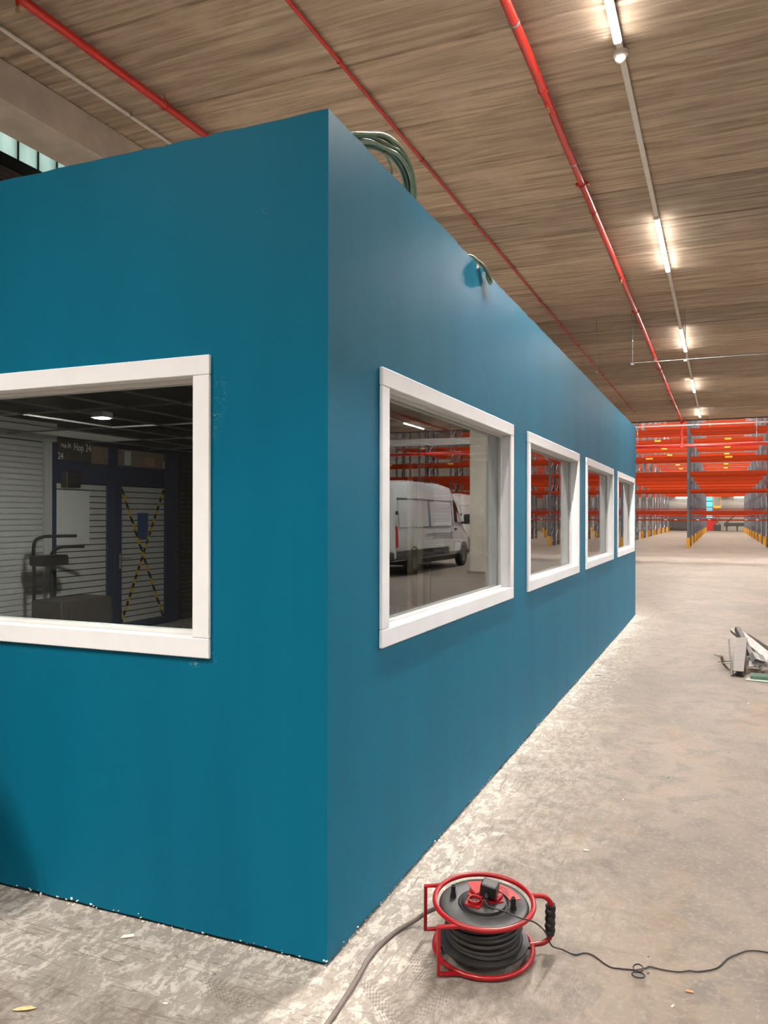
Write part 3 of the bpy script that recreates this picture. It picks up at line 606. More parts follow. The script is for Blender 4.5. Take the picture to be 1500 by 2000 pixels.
MB().tube(spline([(-1.34, 3.16, 3.145), (-1.34, 3.24, 3.10), (-1.36, 3.25, 3.03), (-1.42, 3.22, 2.95)], 6), .006, 6).build('cable', 'green2', gb)
cl = thing('cable_loop', 'short loop of pale green cable spilling over the wall top', 'cable', (-1.27, 4.5, 3.0))
for i in range(2):
    q = .012 * i
    MB().tube(spline([(-1.36, 4.20 + q, 2.96), (-1.30, 4.25, 3.012 + q), (-1.262, 4.34, 3.012), (-1.248, 4.45, 2.998 - q), (-1.245, 4.53 - q, 2.965), (-1.250, 4.545, 2.942 + q), (-1.256, 4.50, 2.955), (-1.258, 4.47 + q, 3.0), (-1.30, 4.46, 3.014), (-1.34, 4.45, 2.99)], 6), .0075, 7).build('cable', ['green2', 'green1'][i], cl)

# ------------------------------------------------------------------ cable reel
a = YAW; RX, RY = -.789, 2.785
reel = thing('cable_reel', 'red tubular cable reel with black drum standing on the floor', 'cable reel', (RX, RY, .0195), YAW)
TILT = math.radians(5.6); reel.rotation_euler = (TILT, 0, YAW)
tag(MB().bbox((-.10, .10, 0), (.09, .135, .024), .002).rot((0, 0, YAW), (0, 0, 0)).build('timber_batten', 'card'), 'small timber batten propping the back of the cable reel', 'batten').location = (RX, RY, 0)
R, r0, ZT, ZB = .1755, .0092, .182, .0105
ring = lambda z, R=R, n=48: [(R * math.cos(2 * PI * i / n), R * math.sin(2 * PI * i / n), z) for i in range(n)]
L = dict(parent=reel, local=True)
MB().tube(ring(ZT), r0, 12, closed=True).build('top_ring', 'reelred', **L); MB().tube(ring(ZB), r0, 12, closed=True).build('bottom_ring', 'reelred', **L)
for (x, y, xo) in ((-.098, -.146, -.172), (-.142, .103, -.204)):
    MB().tube([(x, y, ZT - .003), (xo, y - .004, ZT - .003), (xo, y - .004, ZB - .001), (x, y, ZB - .001)], .0085, 4, square=True).build('foot_bracket', 'reelred', **L)
hp = spline([(.168, .03, ZT), (.19, .028, ZT + .003), (.222, .024, ZT + .001), (.243, .02, ZT - .022), (.245, .018, .10), (.243, .016, ZB + .028), (.222, .012, ZB + .006), (.19, .008, ZB + .002), (.168, .004, ZB)], 7)
hd = MB().tube(hp, .0095, 12).build('handle', 'reelred', **L)
gp = []; gr_ = []
for i in range(33):
    t_ = i / 32; gp.append((.2445 - .0035 * math.cos(t_ * 8 * PI), .018, .047 + .108 * t_)); gr_.append(.0165 + .0022 * math.cos(t_ * 8 * PI))
MB().tube(gp, gr_, 14).build('grip', 'black', parent=hd, local=True)
def flange(z, up=1):
    pr = [(.001, z), (.07, z), (.105, z), (.11, z + .003 * up), (.150, z + .003 * up), (.156, z + .001 * up), (.160, z - .004 * up), (.160, z - .010 * up), (.155, z - .012 * up), (.001, z - .012 * up)]
    return MB().lathe(pr if up < 0 else pr[::-1], (0, 0, 0), 48)
tf = flange(.172).build('drum_top', 'drum', **L); flange(.032, -1).build('drum_bottom', 'drum', **L)
MB().lathe([(.086, .025), (.086, .165)][::-1], (0, 0, 0), 32).build('drum_core', 'black', **L)
MB().cyl((0, 0, .003), (0, 0, .03), .03, 20).box((-.172, -.012, .004), (.172, .012, .016)).build('axle_bar', 'black', **L)
cp = []; rr = random.Random(5); turns = 18; n = 36
for i in range(turns * n):
    lay = i // (6 * n); u = (i % (6 * n)) / (6 * n); u = u if lay % 2 == 0 else 1 - u
    rad = .104 + .013 * lay + .003 * math.sin(i * .11) - (.010 * max(0, u - .7) / .3 if lay == 2 else 0); zz = .047 + .106 * u + .006 * math.sin(i * .045 + lay) + .008 * math.sin(2 * PI * i / n + i * .012)
    an = 2 * PI * i / n; cp.append((rad * math.cos(an), rad * math.sin(an), min(.152, max(.047, zz))))
MB().tube(cp, .0078, 7).build('coiled_cable', 'rubber', **L)
MB().lathe([(.001, .186), (.070, .186), (.078, .182), (.080, .172)][::-1], (0, 0, 0), 40).build('hub', 'drum', **L)
MB().lathe([(.083, .1725), (.088, .1755), (.093, .1725)][::-1], (0, 0, 0), 40).build('hub_rim', 'black', parent=tf, local=True)
def sector(a0, a1, r1, r2, z, h, n=14):
    m = MB(); vs = []
    for i in range(n + 1):
        t_ = math.radians(a0 + (a1 - a0) * i / n); c, s_ = math.cos(t_), math.sin(t_)
        vs += [(r1 * c, r1 * s_, z), (r2 * c, r2 * s_, z), (r2 * c, r2 * s_, z + h), (r1 * c, r1 * s_, z + h)]
    fs = [(0, 1, 2, 3), tuple(4 * n + k for k in (3, 2, 1, 0))]
    for i in range(n):
        for k in range(4): fs.append((4 * i + k, 4 * i + 4 + k, 4 * i + 4 + (k + 1) % 4, 4 * i + (k + 1) % 4))
    return m.add(vs, fs)
lb = sector(8, 110, .094, .137, .1752, .0012).build('rating_label', 'label', parent=tf, local=True)
for i, (a0, a1, r1) in enumerate(((38, 62, .122), (30, 58, .111), (24, 44, .101), (72, 88, .124), (66, 84, .112))):
    sector(a0, a1, r1, r1 + .004, .1763, .0006, 6).build('printed_line', 'black', parent=lb, local=True)
for (x, y, ang, open_) in ((-.036, -.022, .3, True), (-.020, .036, -1.2, False), (.040, .006, 2.4, False)):
    sk = MB().prism([(x + .034 * math.cos(ang + q) * m_, y + .034 * math.sin(ang + q) * m_) for q, m_ in ((0, 1.1), (.9, .9), (1.6, 1.15), (2.6, .9), (PI, 1.1), (-2.6, .9), (-1.6, 1.15), (-.9, .9))], 2, .185, .191).build('socket', 'reelred2', **L)
    if open_:
        MB().lathe([(.020, .190), (.0235, .191), (.0235, .204), (.019, .204), (.018, .192), (.001, .192)], (x, y, 0), 24).build('socket_collar', 'reelred2', parent=sk, local=True)
        MB().lathe([(.0001, .1932), (.0175, .1932), (.0175, .1925)][::-1], (x, y, 0), 20).cyl((x - .006, y, .193), (x - .006, y, .199), .0022, 8).cyl((x + .006, y, .193), (x + .006, y, .199), .0022, 8).build('socket_contacts', 'dgrey', parent=sk, local=True)
    else: MB().bbox((x - .023, y - .021, .191), (x + .023, y + .021, .203), .004).rot((0, 0, ang), (x, y, .19)).build('socket_lid', 'reelred2', parent=sk, local=True)
for (x, y) in ((-.107, .035), (.098, -.040)):
    MB().lathe([(.0001, .214), (.0045, .214), (.0050, .218), (.0085, .218), (.0085, .190), (.0105, .184), (.0115, .1745)][::-1], (x, y, 0), 16).build('crank_peg', 'black', parent=tf, local=True)
plug = thing('mains_plug', 'black mains adapter plugged into the top of the cable reel', 'plug', (RX, RY, .2035), YAW)
plug.rotation_euler = (TILT, 0, YAW)
MB().bbox((-.028, -.026, 0), (.030, .026, .044), .004).rot((0, .12, -.42), (0, 0, 0)).build('body', 'black', plug, True)
plug.location = Vector(reel.location) + reel.rotation_euler.to_matrix() @ Vector((.016, 0, .2085))
MB().cyl((-.012, -.026, .012), (-.014, -.046, .008), .009, 12, .006).build('strain_relief', 'black', plug, True)
ca, sa = math.cos(a), math.sin(a)
def rl(x, y, z): return tuple(Vector(reel.location) + reel.rotation_euler.to_matrix() @ Vector((x, y, z)))
cord = [rl(.004, -.048, .2185), rl(.000, -.055, .208), rl(.012, -.075, .203), rl(.05, -.092, .202), rl(.10, -.13, .2015), rl(.128, -.142, .200), rl(.16, -.137, .185), rl(.205, -.08, .115), rl(.235, -.05, .045), (-.53, 2.905, .012)]
fl_ = [(-.484, 2.902), (-.454, 2.927), (-.42, 2.922), (-.361, 2.873), (-.32, 2.875), (-.285, 2.882)]
def loop3(cx, cy, rx, ry, a0, a1, z0, z1, n=9):
    out = []
    for i in range(n):
        t_ = i / (n - 1); an = a0 + (a1 - a0) * t_; z = z0 + (z1 - z0) * t_; q = 1 - z / 1.575
        out.append(((cx + rx * math.cos(an)) * q, (cy + ry * math.sin(an)) * q, z))
    return out
knot = loop3(-.262, 2.867, .021, .017, 2.2, 2.2 - 2.1 * PI, .012, .034, 12) + loop3(-.267, 2.912, .016, .024, -1.9, -1.9 + 1.9 * PI, .036, .024, 11)
tail = [(-.243, 2.912), (-.228, 2.928), (-.189, 2.926), (-.136, 2.933), (-.101, 2.956), (-.071, 2.963), (-.014, 3.01), (.021, 3.09), (.062, 3.146), (.095, 3.178), (.153, 3.19), (.28, 3.17), (.5, 3.25)]
P = cord + [(x, y, .0045) for x, y in fl_] + knot + [(x, y, .0045) for x, y in tail]
tag(MB().tube(spline(P, 6), .0026, 7).build('power_cord', 'cord'), 'thin black cord running from the reel across the floor with a knot', 'cord')
g = [(-1.12, 1.95), (-1.119, 2.08), (-1.119, 2.213), (-1.125, 2.324), (-1.136, 2.458), (-1.149, 2.571), (-1.147, 2.687), (-1.128, 2.796)]
P = [(x, y, .0095) for x, y in g] + [(-1.085, 2.87, .022), (-1.03, 2.895, .06), (-.96, 2.885, .095), (-.905, 2.86, .105), (-.872, 2.83, .105)]
tag(MB().tube(spline(P, 8), .0085, 10).build('supply_cable', 'greycable'), 'thick dusty grey cable curving from the reel past the corner', 'cable')

# ------------------------------------------------------------------ offcut pile on the floor
def cprof(Lg, w, h, t=.003, mat='stud'):
    """C-shaped stud along +Y, open downwards"""
    return MB().prism([(-w / 2, 0), (-w / 2, h), (w / 2, h), (w / 2, 0), (w / 2 - t, 0), (w / 2 - t, h - t), (-w / 2 + t, h - t), (-w / 2 + t, 0)], 1, 0, Lg)
def debris(name, mb, mat, loc, rot, label, cat='offcut'):
    R_ = Euler(rot).to_matrix(); low = min((R_ @ Vector(v)).z for v in mb.v)
    o = mb.build(name, mat); o.location = (loc[0], loc[1], loc[2] - low if len(loc) > 2 else -low + .001); o.rotation_euler = rot
    return tag(o, label, cat, 'offcut pile')
debris('steel_stud', cprof(1.00, .10, .06), 'stud', (.15, 8.60), (.20, 0, -.06), 'pale steel stud offcut with dark open end, front of the pile')
debris('steel_stud', cprof(1.05, .055, .05), 'stud', (.33, 8.95), (.27, .25, .24), 'slanted steel stud offcut leaning across the pile')
debris('steel_stud', cprof(1.25, .09, .045), 'stud2', (.58, 8.98), (.20, -.35, .30), 'widest steel stud offcut behind the pile')
debris('angle_strip', MB().prism([(0, 0), (.075, .0), (.075, .003), (.003, .003), (.003, .05), (0, .05)], 1, 0, 1.15), 'stud', (.70, 9.0, .0), (.26, -.9, .22), 'brownish steel angle at the back of the pile')
debris('bent_strip', MB().add([(0, 0, 0), (.16, .04, .02), (.30, .10, .085), (.33, .12, .05), (0, .045, 0), (.16, .085, .025), (.30, .145, .09), (.33, .165, .055)] + [(0, 0, .004), (.16, .04, .024), (.30, .10, .089), (.33, .12, .054), (0, .045, .004), (.16, .085, .029), (.30, .145, .094), (.33, .165, .059)],
    [(0, 4, 5, 1), (1, 5, 6, 2), (2, 6, 7, 3), (8, 9, 13, 12), (9, 10, 14, 13), (10, 11, 15, 14), (0, 1, 9, 8), (1, 2, 10, 9), (2, 3, 11, 10), (4, 12, 13, 5), (5, 13, 14, 6), (6, 14, 15, 7), (0, 8, 12, 4), (3, 7, 15, 11)]), 'stud2', (-.02, 8.98, .05), (0, 0, 0), 'bent flat steel strip lying across the pile')
debris('curled_strip', MB().add(*(lambda P: ([p for q in P for p in (q, (q[0] + .03, q[1] - .05, q[2]), (q[0] + .03, q[1] - .05, q[2] + .003), (q[0], q[1], q[2] + .003))], [(4 * i + k, 4 * i + 4 + k, 4 * i + 4 + (k + 1) % 4, 4 * i + (k + 1) % 4) for i in range(len(P) - 1) for k in range(4)]))([(-.06, .16, .13), (-.02, .14, .115), (.0, .13, .13), (.02, .10, .05), (.06, .06, .012), (.12, .03, .004)])), 'card', (-.02, 8.95), (0, 0, 0), 'curled end of a torn strip at the left of the pile')
debris('sheet_scrap', MB().add(*(lambda P: ([p for q in P for p in (q, (q[0] + .02, q[1] - .13, q[2] - .03), (q[0] + .02, q[1] - .13, q[2] - .026), (q[0], q[1], q[2] + .004))], [(4 * i + k, 4 * i + 4 + k, 4 * i + 4 + (k + 1) % 4, 4 * i + (k + 1) % 4) for i in range(len(P) - 1) for k in range(4)]))([(0, 0, .06), (.03, .01, .105), (.08, .01, .09), (.13, .02, .085), (.17, .0, .05)])), 'stud2', (.245, 8.92, .09), (.1, .1, .1), 'crumpled bright sheet scrap in the middle of the pile')
debris('sheet_scrap', MB().prism([(0, 0), (.17, .02), (.16, .15), (.03, .11)], 2, 0, .004), 'stud2', (.25, 8.76, .08), (.35, -.12, .2), 'small flat sheet scrap below the crumpled one')
debris('board_offcut', MB().bbox((0, 0, 0), (.21, .16, .05), .004), 'card', (.215, 8.83), (0, 0, -.02), 'short board offcut lying low in the pile')
debris('dark_strip', MB().bbox((0, 0, 0), (.03, .5, .012), .002), 'dgrey', (.36, 8.68, .05), (.25, 0, .10), 'dark strip tucked under the slanted stud')
debris('dark_strip', MB().bbox((0, 0, 0), (.016, 1.0, .016), .002), 'dgrey', (.085, 8.60), (.22, 0, .02), 'thin dark strip along the left side of the front stud')
debris('wire_rod', MB().cyl((0, 0, .005), (.2, .05, .03), .005, 6), 'dgrey', (-.035, 9.33, .01), (0, 0, -.35), 'short dark rod poking out left of the pile')
debris('steel_stud', cprof(.75, .07, .04), 'stud', (.56, 8.62), (.05, 0, .12), 'low steel stud offcut at the right edge of the pile')
debris('foam_profile', MB().prism([(0, 0), (.075, 0), (.085, .02), (.06, .05), (.02, .055), (0, .03)], 0, 0, .55), 'sage', (.255, 8.50, .008), (0, 0, -.05), 'sage green foam profile at the front of the pile')
debris('foam_sheet', MB().prism([(0, 0), (.68, -.05), (.68, .09), (.03, .14)], 2, 0, .007), 'palegreen', (.205, 8.44), (0, 0, -.04), 'pale green sheet beneath the sage profile')

# unseen tub added beyond the left edge to cast shade on the end wall
tub = thing('shadow_tub', 'unseen black tub added outside the left edge to shade the teal end wall', 'tub', (-3.12, 1.98, 0))
MB().lathe([(.001, .004), (.24, .004), (.25, .02), (.33, .72), (.35, .73), (.35, .76), (.315, .76), (.31, .72), (.235, .03), (.001, .03)][::-1], (-3.12, 1.98, 0), 28).build('shell', 'black', tub)
for sx in (-1, 1): MB().tube(spline([(-3.12 + sx * .335, 1.88, .70), (-3.12 + sx * .39, 1.92, .68), (-3.12 + sx * .39, 2.04, .68), (-3.12 + sx * .335, 2.08, .70)], 4), .012, 8).build('handle', 'black', tub)
# small litter
def chip(name, loc, size, mat, rz, label, cat, tilt=.15):
    o = MB().prism([(0, 0), (size, size * .12), (size * .9, size * .42), (size * .15, size * .35)], 2, 0, .002).build(name, mat)
    o.location = (loc[0], loc[1], size * tilt * .25 + .001); o.rotation_euler = (tilt, 0, rz); tag(o, label, cat, 'floor litter')
lf = MB().add([(0, 0, 0), (.03, .018, .012), (.065, .022, .006), (.05, -.006, .016), (.02, -.014, .008), (.075, .026, .010)], [(0, 4, 3, 1), (1, 3, 2), (0, 1, 4), (3, 5, 2)])
lf = MB().tube([(0, 0, .004), (.02, .004, .006), (.05, .012, .009), (.072, .02, .006)], [.002, .011, .012, .001], 6); lf.v = [(x, y, z if False else .002 + z * .4 + .25 * abs(y - .3 * x)) for x, y, z in lf.v]
o = lf.build('dry_leaf', 'leaf'); o.location = (-2.075, 1.875, 0); o.rotation_euler = (0, 0, .25); tag(o, 'dry pale leaf on the floor at the lower left corner', 'leaf')
chip('wood_chip', (-.11, 2.825), .026, 'chip', -.1, 'orange wood chip on the floor right of the cord knot', 'chip')
chip('dark_nail', (-1.155, 8.09), .06, 'dgrey', .05, 'dark sliver on the dusty floor by the long wall', 'litter')
for (x, y, s_, mt, rz, lbl) in ((-1.66, 2.09, .018, 'pchip', .1, 'white plaster chip on the floor in front of the end wall'), (-.60, 3.83, .028, 'pchip', 0, 'white plaster chip on open floor beyond the reel'),
    (-.145, 2.715, .016, 'pchip', 1, 'white chip on the floor just below the orange wood chip'), (-.24, 2.99, .010, 'dgrey', 1.2, 'dark crumb on the floor above the cord knot'), (-.236, 2.885, .010, 'dgrey', .3, 'dark crumb right beside the cord knot'),
    (-.5, 4.6, .012, 'pchip', 1.7, 'white speck on the floor midway along the long wall'), (-.3, 5.1, .012, 'dgrey', .4, 'dark speck on the floor midway to the offcut pile'), (.05, 5.8, .014, 'dgrey', 2.2, 'dark speck on the floor nearest below the offcut pile'),
    (.2, 7.4, .02, 'pchip', .3, 'white chip on the floor just in front of the offcut pile'), (-2.06, 2.35, .05, 'pchip', .5, 'plaster sliver lying in the dust under the end window')):
    chip('floor_chip', (x, y), s_, mt, rz, lbl, 'chip')

# ------------------------------------------------------------------ pallet racking in the tall hall
BX, BW, RYF, RS = -1.59, 3.8, 43.72, 5.83
bh = .135
beam_me = MB().prism([(0, 0), (0, bh), (.028, bh), (.034, bh * .55), (.05, bh * .5), (.05, 0)], 0, .06, BW - .06).mesh('beam', 'orange')
thin_me = MB().bbox((.06, 0, 0), (BW - .06, .04, .075), .004).mesh('beam', 'orange')
tie_me = MB().bbox((.06, 0, 0), (BW - .06, .025, .03), .002).mesh('tie_bar', 'redthin')
post_me = MB().prism([(-.055, -.04), (.055, -.04), (.055, .04), (.03, .04), (.03, .055), (-.03, .055), (-.03, .04), (-.055, .04)], 2, 0, 11.4).mesh('post', 'post')
guard_me = MB().prism([(-.085, -.10), (.085, -.10), (.085, .02), (.062, .02), (.062, -.06), (-.062, -.06), (-.062, .02), (-.085, .02)], 2, .002, .52).mesh('post_guard', 'guard')
br = MB(); z = .25; k = 0
while z < 11:
    ya, yb = (.05, 1.05) if k % 2 == 0 else (1.05, .05); br.tube([(0, ya, z), (0, yb, z + .62)], .02, 4, square=True); br.box((-.02, .05, z - .02), (.02, 1.05, z + .02)) if k % 3 == 0 else None
    z += .64; k += 1
brace_me = br.mesh('bracing', 'brace')
lab_me = MB().box((-.17, -.004, .03), (.17, 0, .11)).mesh('load_label', 'ylabel')
slab_me = MB().box((-.06, -.004, .025), (.06, 0, .06)).mesh('location_label', 'paper')
NB = 8; FB = -3
for k in range(9):
    y = RYF + RS * k
    rk = thing('pallet_rack', '%s row of empty orange pallet racking from the front' % ORD[k] if k else 'frontmost row of empty orange pallet racking facing the partition', 'rack', (BX, y, 0), group='pallet rack rows')
    near = k < 5
    lines = (0, 1.1, 1.42, 2.52) if near else (0, 2.52)
    for i in range(FB, FB + NB + 1):
        if near or True:
            for d in (lines if near else (0, 2.52)): inst('post', post_me, rk, (i * BW, d + (0 if d in (0, 1.42) else -.0), 0))
            inst('post_guard', guard_me, rk, (i * BW, 0, 0)); inst('post_guard', guard_me, rk, (i * BW, 2.52, 0), (0, 0, PI))
            for d in ((0, 1.42) if near else (.7,)): inst('bracing', brace_me, rk, (i * BW, d, 0))
    lev = [1.90, 3.90, 6.12, 8.3, 10.4] + ([3.0, 4.68] if k == 0 else [])
    for i in range(FB, FB + NB):
        for z in lev:
            if k >= 5 and z > 9 and not -2 <= i <= 1: pass
            for d in lines:
                f = d in (0, 1.42); b = inst('beam', beam_me, rk, (i * BW + (0 if f else BW), d + (-.045 if f else .045), z - bh), (0, 0, 0 if f else PI))
                if d == 0 and z in (4.68, 6.12) and (z == 6.12) == (k > 0) and k % 2 in ((0,) if k == 0 else (0, 1)): 
                    inst('load_label', lab_me, b, (BW / 2, -.001, 0))
        if k == 0:
            for z in (1.47,):
                b = inst('beam', thin_me, rk, (i * BW, -.05, z - .075))
                for q in (.45, 1.0, 2.7, 3.2): inst('location_label', slab_me, b, (q, -.001, .01))
        for z in (1.62, 2.02, 4.02): inst('tie_bar', tie_me, rk, (i * BW, 2.5, z))

# far end behind the racks
fd = thing('dock_door', 'tall cyan daylit dock door far behind the racks', 'door', (-.5, 101.9, 0))
MB().box((-1.95, 101.85, 1.5), (-1.05, 101.98, 4.8)).build('lit_panel', 'cyan', fd); MB().box((-2.05, 101.8, 0), (-.6, 101.95, 1.45)).build('lower_panel', 'redpanel', fd)
for z in (2.1, 2.7, 3.4): MB().box((-2.0, 101.75, z), (-1.0, 101.84, z + .12)).build('rail', 'dgrey', fd)
tb = thing('tube_lamp', 'bright tube lamp on the far wall behind the racks', 'lamp', (2, 101.5, 4.2)); MB().cyl((1.3, 101.5, 4.0), (3.4, 101.5, 4.0), .16, 10).build('tube', 'tube', tb); MB().box((-.2, 101.45, 4.10), (3.8, 101.998, 4.28)).build('housing', 'dgrey', tb)
lt = thing('scissor_lift', 'yellow lift platform far behind the racks', 'lift', (-.5, 100.5, 0))
MB().box((-.9, 100, 2.6), (-.1, 101, 2.9)).build('platform', 'yellow', lt); MB().box((-.9, 100, 0), (-.1, 101, .7)).build('chassis', 'dgrey', lt)
for i in range(3):
    for s_ in (-1, 1): MB().tube([(-.5 - s_ * .35, 100.2, .7 + i * .63), (-.5 + s_ * .35, 100.2, 1.33 + i * .63)], .05, 4, square=True).build('scissor_arm', 'dgrey', lt)
for x in (-.88, -.12): MB().box((x - .03, 100, 2.9), (x + .03, 100.06, 4.0)).build('guard_post', 'yellow', lt)
MB().box((-.9, 100, 3.95), (-.1, 100.06, 4.02)).build('guard_rail', 'yellow', lt)
cv = thing('conveyor', 'dark sloping conveyor far behind the racks', 'conveyor', (2, 99, 0))
MB().box((.2, 98.6, .55), (3.6, 99.2, .95)).build('bed', 'dgrey', cv)
for x in (.5, 1.6, 3.2): MB().box((x - .08, 98.7, 0), (x + .08, 99.1, .55)).build('leg', 'dgrey', cv)
MB().tube([(.3, 98.9, .8), (1.9, 98.9, 2.3)], .12, 4, square=True).build('incline', 'dgrey', cv)
tag(MB().bbox((-6.6, 99, 0), (-3.4, 100.6, 1.9), .05).bbox((-6.3, 98.95, .3), (-5.2, 99, 1.4), .01).build('machine_cabinet', 'dgrey'), 'dark machine cabinet behind the left rack bay', 'machine')
tb2 = copy_tree(tb); tb2.location = (-4.4, 101.5, 4.2); tb2['label'] = 'bright tube lamp on the far wall behind the left rack bay'

# ------------------------------------------------------------------ column, vans (mirrored in the side windows)
colm = MB().bbox((3.47, 22.0, 0), (3.99, 22.5, H - .362), .02).build('concrete_column', 'column'); tag(colm, 'bare square concrete column mirrored in the first side window', 'column')
tag(MB().box((3.50, 21.96, 4.0), (3.78, 21.998, 4.36)).build('exit_sign', 'green_sign'), 'small green sign on the bare concrete column', 'sign')
for i in range(4):
    o = MB().bbox((-.5 + .1 * i, 0, .002), (.35, .05, .03), .004).build('timber_scrap', ['card', 'stud2', 'dgrey', 'card'][i]); o.location = (3.5 + .05 * i, 21.35 + .14 * i, 0); o.rotation_euler = (0, 0, .12 * i - .2)
    tag(o, ['longest brown scrap at the foot of the bare column', 'bright metal scrap at the foot of the bare column', 'dark scrap at the foot of the bare column', 'short brown scrap nearest the bare column'][i], 'scrap', 'column scraps')
def van(label, loc, rz):
    v = thing('cargo_van', label, 'van', loc, rz, 'parked vans')
    Lc = dict(parent=v, local=True)
    RB = -.95
    st = [(RB, .42, 2.40, .97, .84), (RB + .04, .40, 2.50, .985, .86), (.6, .40, 2.58, 1.0, .87), (3.2, .40, 2.58, 1.0, .87), (3.9, .40, 2.52, 1.0, .86), (4.35, .40, 2.32, 1.0, .82), (4.75, .40, 1.92, 1.0, .78), (5.12, .40, 1.42, .99, .80), (5.5, .40, 1.26, .96, .80), (5.78, .40, 1.10, .88, .72), (5.92, .45, .85, .74, .6)]
    vs = []; fs = []; n = 14
    for (y, zb, zt, w, wt) in st:
        sh_ = min(1.15, zb + (zt - zb) * .55)
        ring_ = [(w * .9, zb), (w, zb + .12), (w, sh_), (w - (w - wt) * .45, sh_ + (zt - sh_) * .5), (wt, zt - .16), (wt - .07, zt - .05), (wt - .22, zt)]
        for (x, z) in ring_: vs.append((x, y, z))
        for (x, z) in ring_[::-1]: vs.append((-x, y, z))
    for i in range(len(st) - 1):
        for k in range(n): fs.append((i * n + k, (i + 1) * n + k, (i + 1) * n + (k + 1) % n, i * n + (k + 1) % n)[::-1])
    fs += [tuple(range(n)), tuple(range((len(st) - 1) * n, len(st) * n))[::-1]]
    m = MB().add(vs, fs, True); m.s[-2:] = [False, False]; body = m.build('body', 'vanwhite', **Lc)
    def side(name, poly, mat, sx, off=.03, th=.03, par=v):     # panel on the flank: poly of (y, z) lying on the body wall
        def wx(y, z):
            for (a_, b_) in zip(st, st[1:]):
                if a_[0] <= y <= b_[0]:
                    t_ = (y - a_[0]) / (b_[0] - a_[0]); w = a_[3] + (b_[3] - a_[3]) * t_; wt = a_[4] + (b_[4] - a_[4]) * t_; zb = .4; zt = a_[2] + (b_[2] - a_[2]) * t_
                    sh_ = min(1.15, zb + (zt - zb) * .55); mid = sh_ + (zt - sh_) * .5
                    if z <= sh_: return w
                    if z <= mid: return w - (w - wt) * .45 * (z - sh_) / (mid - sh_)
                    return (w - (w - wt) * .45) + (wt - (w - (w - wt) * .45)) * (z - mid) / max(.01, zt - .16 - mid)
            return .9
        nn = len(poly); a_ = [(sx * (wx(y, z) + off), y, z) for y, z in poly]; b_ = [(sx * (wx(y, z) - th), y, z) for y, z in poly]
        f = [tuple(range(nn)), tuple(range(nn, 2 * nn))[::-1]] + [(i, nn + i, nn + (i + 1) % nn, (i + 1) % nn) for i in range(nn)]
        if sx < 0: f = [q[::-1] for q in f]
        return MB().add(a_ + b_, f).build(name, mat, par, True)
    for sx in (-1, 1):
        side('cab_window', [(3.95, 1.42), (4.85, 1.34), (4.95, 1.42), (4.55, 1.88), (4.15, 2.10), (3.98, 2.08)], 'vanglass', sx)
        side('side_trim', [(RB + .05, .45), (3.3, .45), (3.3, .68), (RB + .05, .68)], 'plastic', sx, .014); side('rub_strip', [(1.35, 1.08), (3.7, 1.08), (3.7, 1.095), (1.35, 1.095)], 'plastic', sx, .02)
        for (q0, q1) in ((RB + .25, 1.6), (1.70, 3.72)):
            for seg in ([(q0, 1.28), (q1, 1.28), (q1, 1.295), (q0, 1.295)], [(q0, 2.05), (q1, 2.05), (q1, 2.065), (q0, 2.065)], [(q0, 1.28), (q0 + .015, 1.28), (q0 + .015, 2.06), (q0, 2.06)], [(q1, 1.28), (q1 + .015, 1.28), (q1 + .015, 2.06), (q1, 2.06)]): side('panel_seam', seg, 'plastic', sx, .014)
        side('door_seam', [(3.80, .6), (3.815, .6), (3.815, 2.1), (3.80, 2.1)], 'plastic', sx, .014)
        side('tail_light', [(RB + .02, .78), (RB + .16, .78), (RB + .14, 1.30), (RB + .02, 1.34)], 'tail', sx, .02)
        side('door_handle', [(3.88, 1.16), (4.05, 1.16), (4.05, 1.22), (3.88, 1.22)], 'plastic', sx, .03)
        MB().bbox((sx * 1.03, 4.72, 1.34), (sx * 1.25, 4.86, 1.66), .03).box((sx * .95, 4.76, 1.36), (sx * 1.1, 4.82, 1.42)).build('mirror', 'black', **Lc)
        MB().bbox((sx * .97, RB, 1.62), (sx * 1.02, RB + .10, 1.72), .01).build('hinge', 'plastic', **Lc)
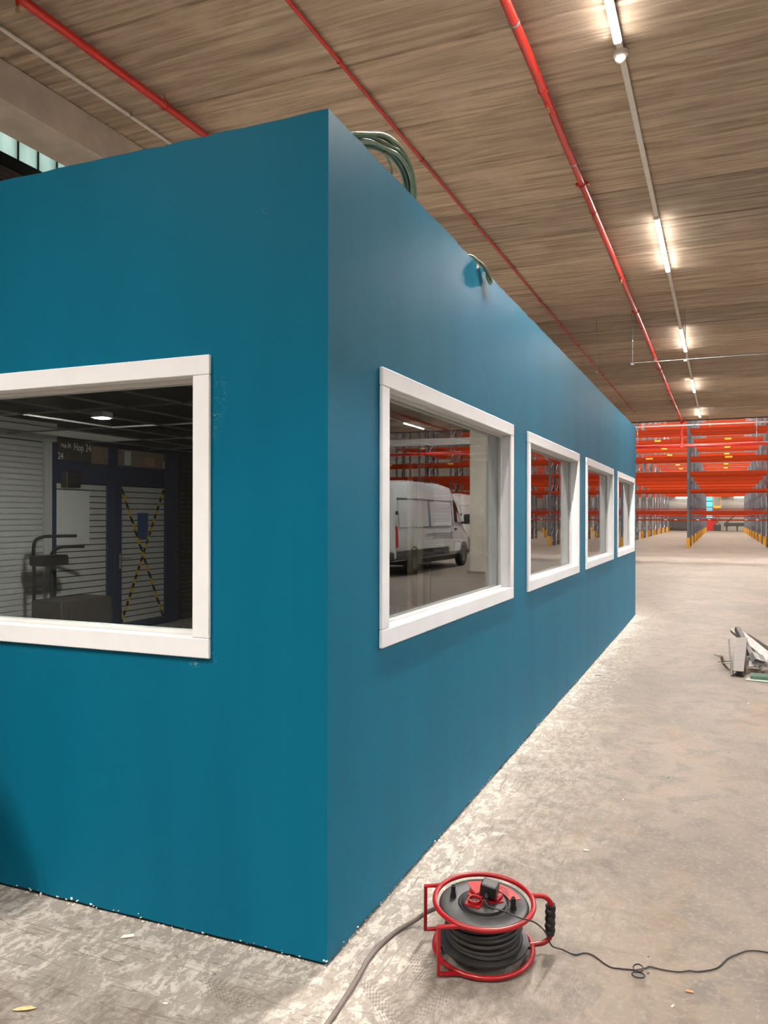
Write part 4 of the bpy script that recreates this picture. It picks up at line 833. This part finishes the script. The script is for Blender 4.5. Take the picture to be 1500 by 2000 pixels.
        for y in (.35, 4.85):
            w = MB().lathe([(.20, -.11), (.30, -.115), (.345, -.09), (.35, 0), (.345, .09), (.30, .115), (.20, .11)][::-1], (0, 0, 0), 28); w.v = [(sx * .90 + z, y + x, .35 + y_) for x, y_, z in w.v]
            w = w.build('wheel', 'tyre', **Lc)
            h_ = MB().lathe([(.001, .10), (.06, .105), (.09, .085), (.18, .09), (.205, .112)][::-1], (0, 0, 0), 20); h_.v = [(sx * (.90 + z), y + x * (1 if sx > 0 else -1), .35 + y_) for x, y_, z in h_.v]; h_.build('hub', 'rim', parent=w, local=True)
            ar = MB().tube([(sx * (1.0), y + .40 * math.cos(q), .36 + .40 * math.sin(q)) for q in [PI * i / 12 for i in range(13)]], .022, 6); ar.build('wheel_arch', 'plastic', **Lc)
    MB().add([(-.80, 5.10, 1.47), (.80, 5.10, 1.47), (.72, 4.42, 2.30), (-.72, 4.42, 2.30), (-.80, 5.0, 1.40), (.80, 5.0, 1.40), (.72, 4.3, 2.2), (-.72, 4.3, 2.2)], [(0, 1, 2, 3), (7, 6, 5, 4), (0, 4, 5, 1), (1, 5, 6, 2), (2, 6, 7, 3), (3, 7, 4, 0)]).build('windscreen', 'vanglass', **Lc)
    MB().bbox((-.95, RB - .08, .42), (.95, RB + .12, .66), .04).build('rear_bumper', 'plastic', **Lc); MB().bbox((-.85, 5.75, .38), (.85, 5.99, .70), .06).build('front_bumper', 'plastic', **Lc)
    for sx in (-1, 1):
        MB().bbox((sx * .03, RB - .022, .70), (sx * .90, RB + .02, 2.32), .02).build('rear_door', 'vanwhite', **Lc); MB().bbox((sx * .12, RB - .030, 1.42), (sx * .80, RB - .018, 2.12), .005).build('rear_panel', 'vanwhite', **Lc)
    MB().bbox((-.26, RB - .034, .74), (.26, RB - .020, .86), .003).build('number_plate', 'paper', **Lc)
    MB().bbox((-.85, .3, .25), (.85, 5.6, .45), .02).build('chassis', 'black', **Lc)
    return v
v1 = van('white high-roof cargo van mirrored in the first side window', (6.0, 19.85, 0), 0)
v2 = copy_tree(v1); v2.location = (8.3, 32.2, 0); v2.rotation_euler = (0, 0, -.12); v2['label'] = 'second white van parked beyond the first, mirrored beside the column'
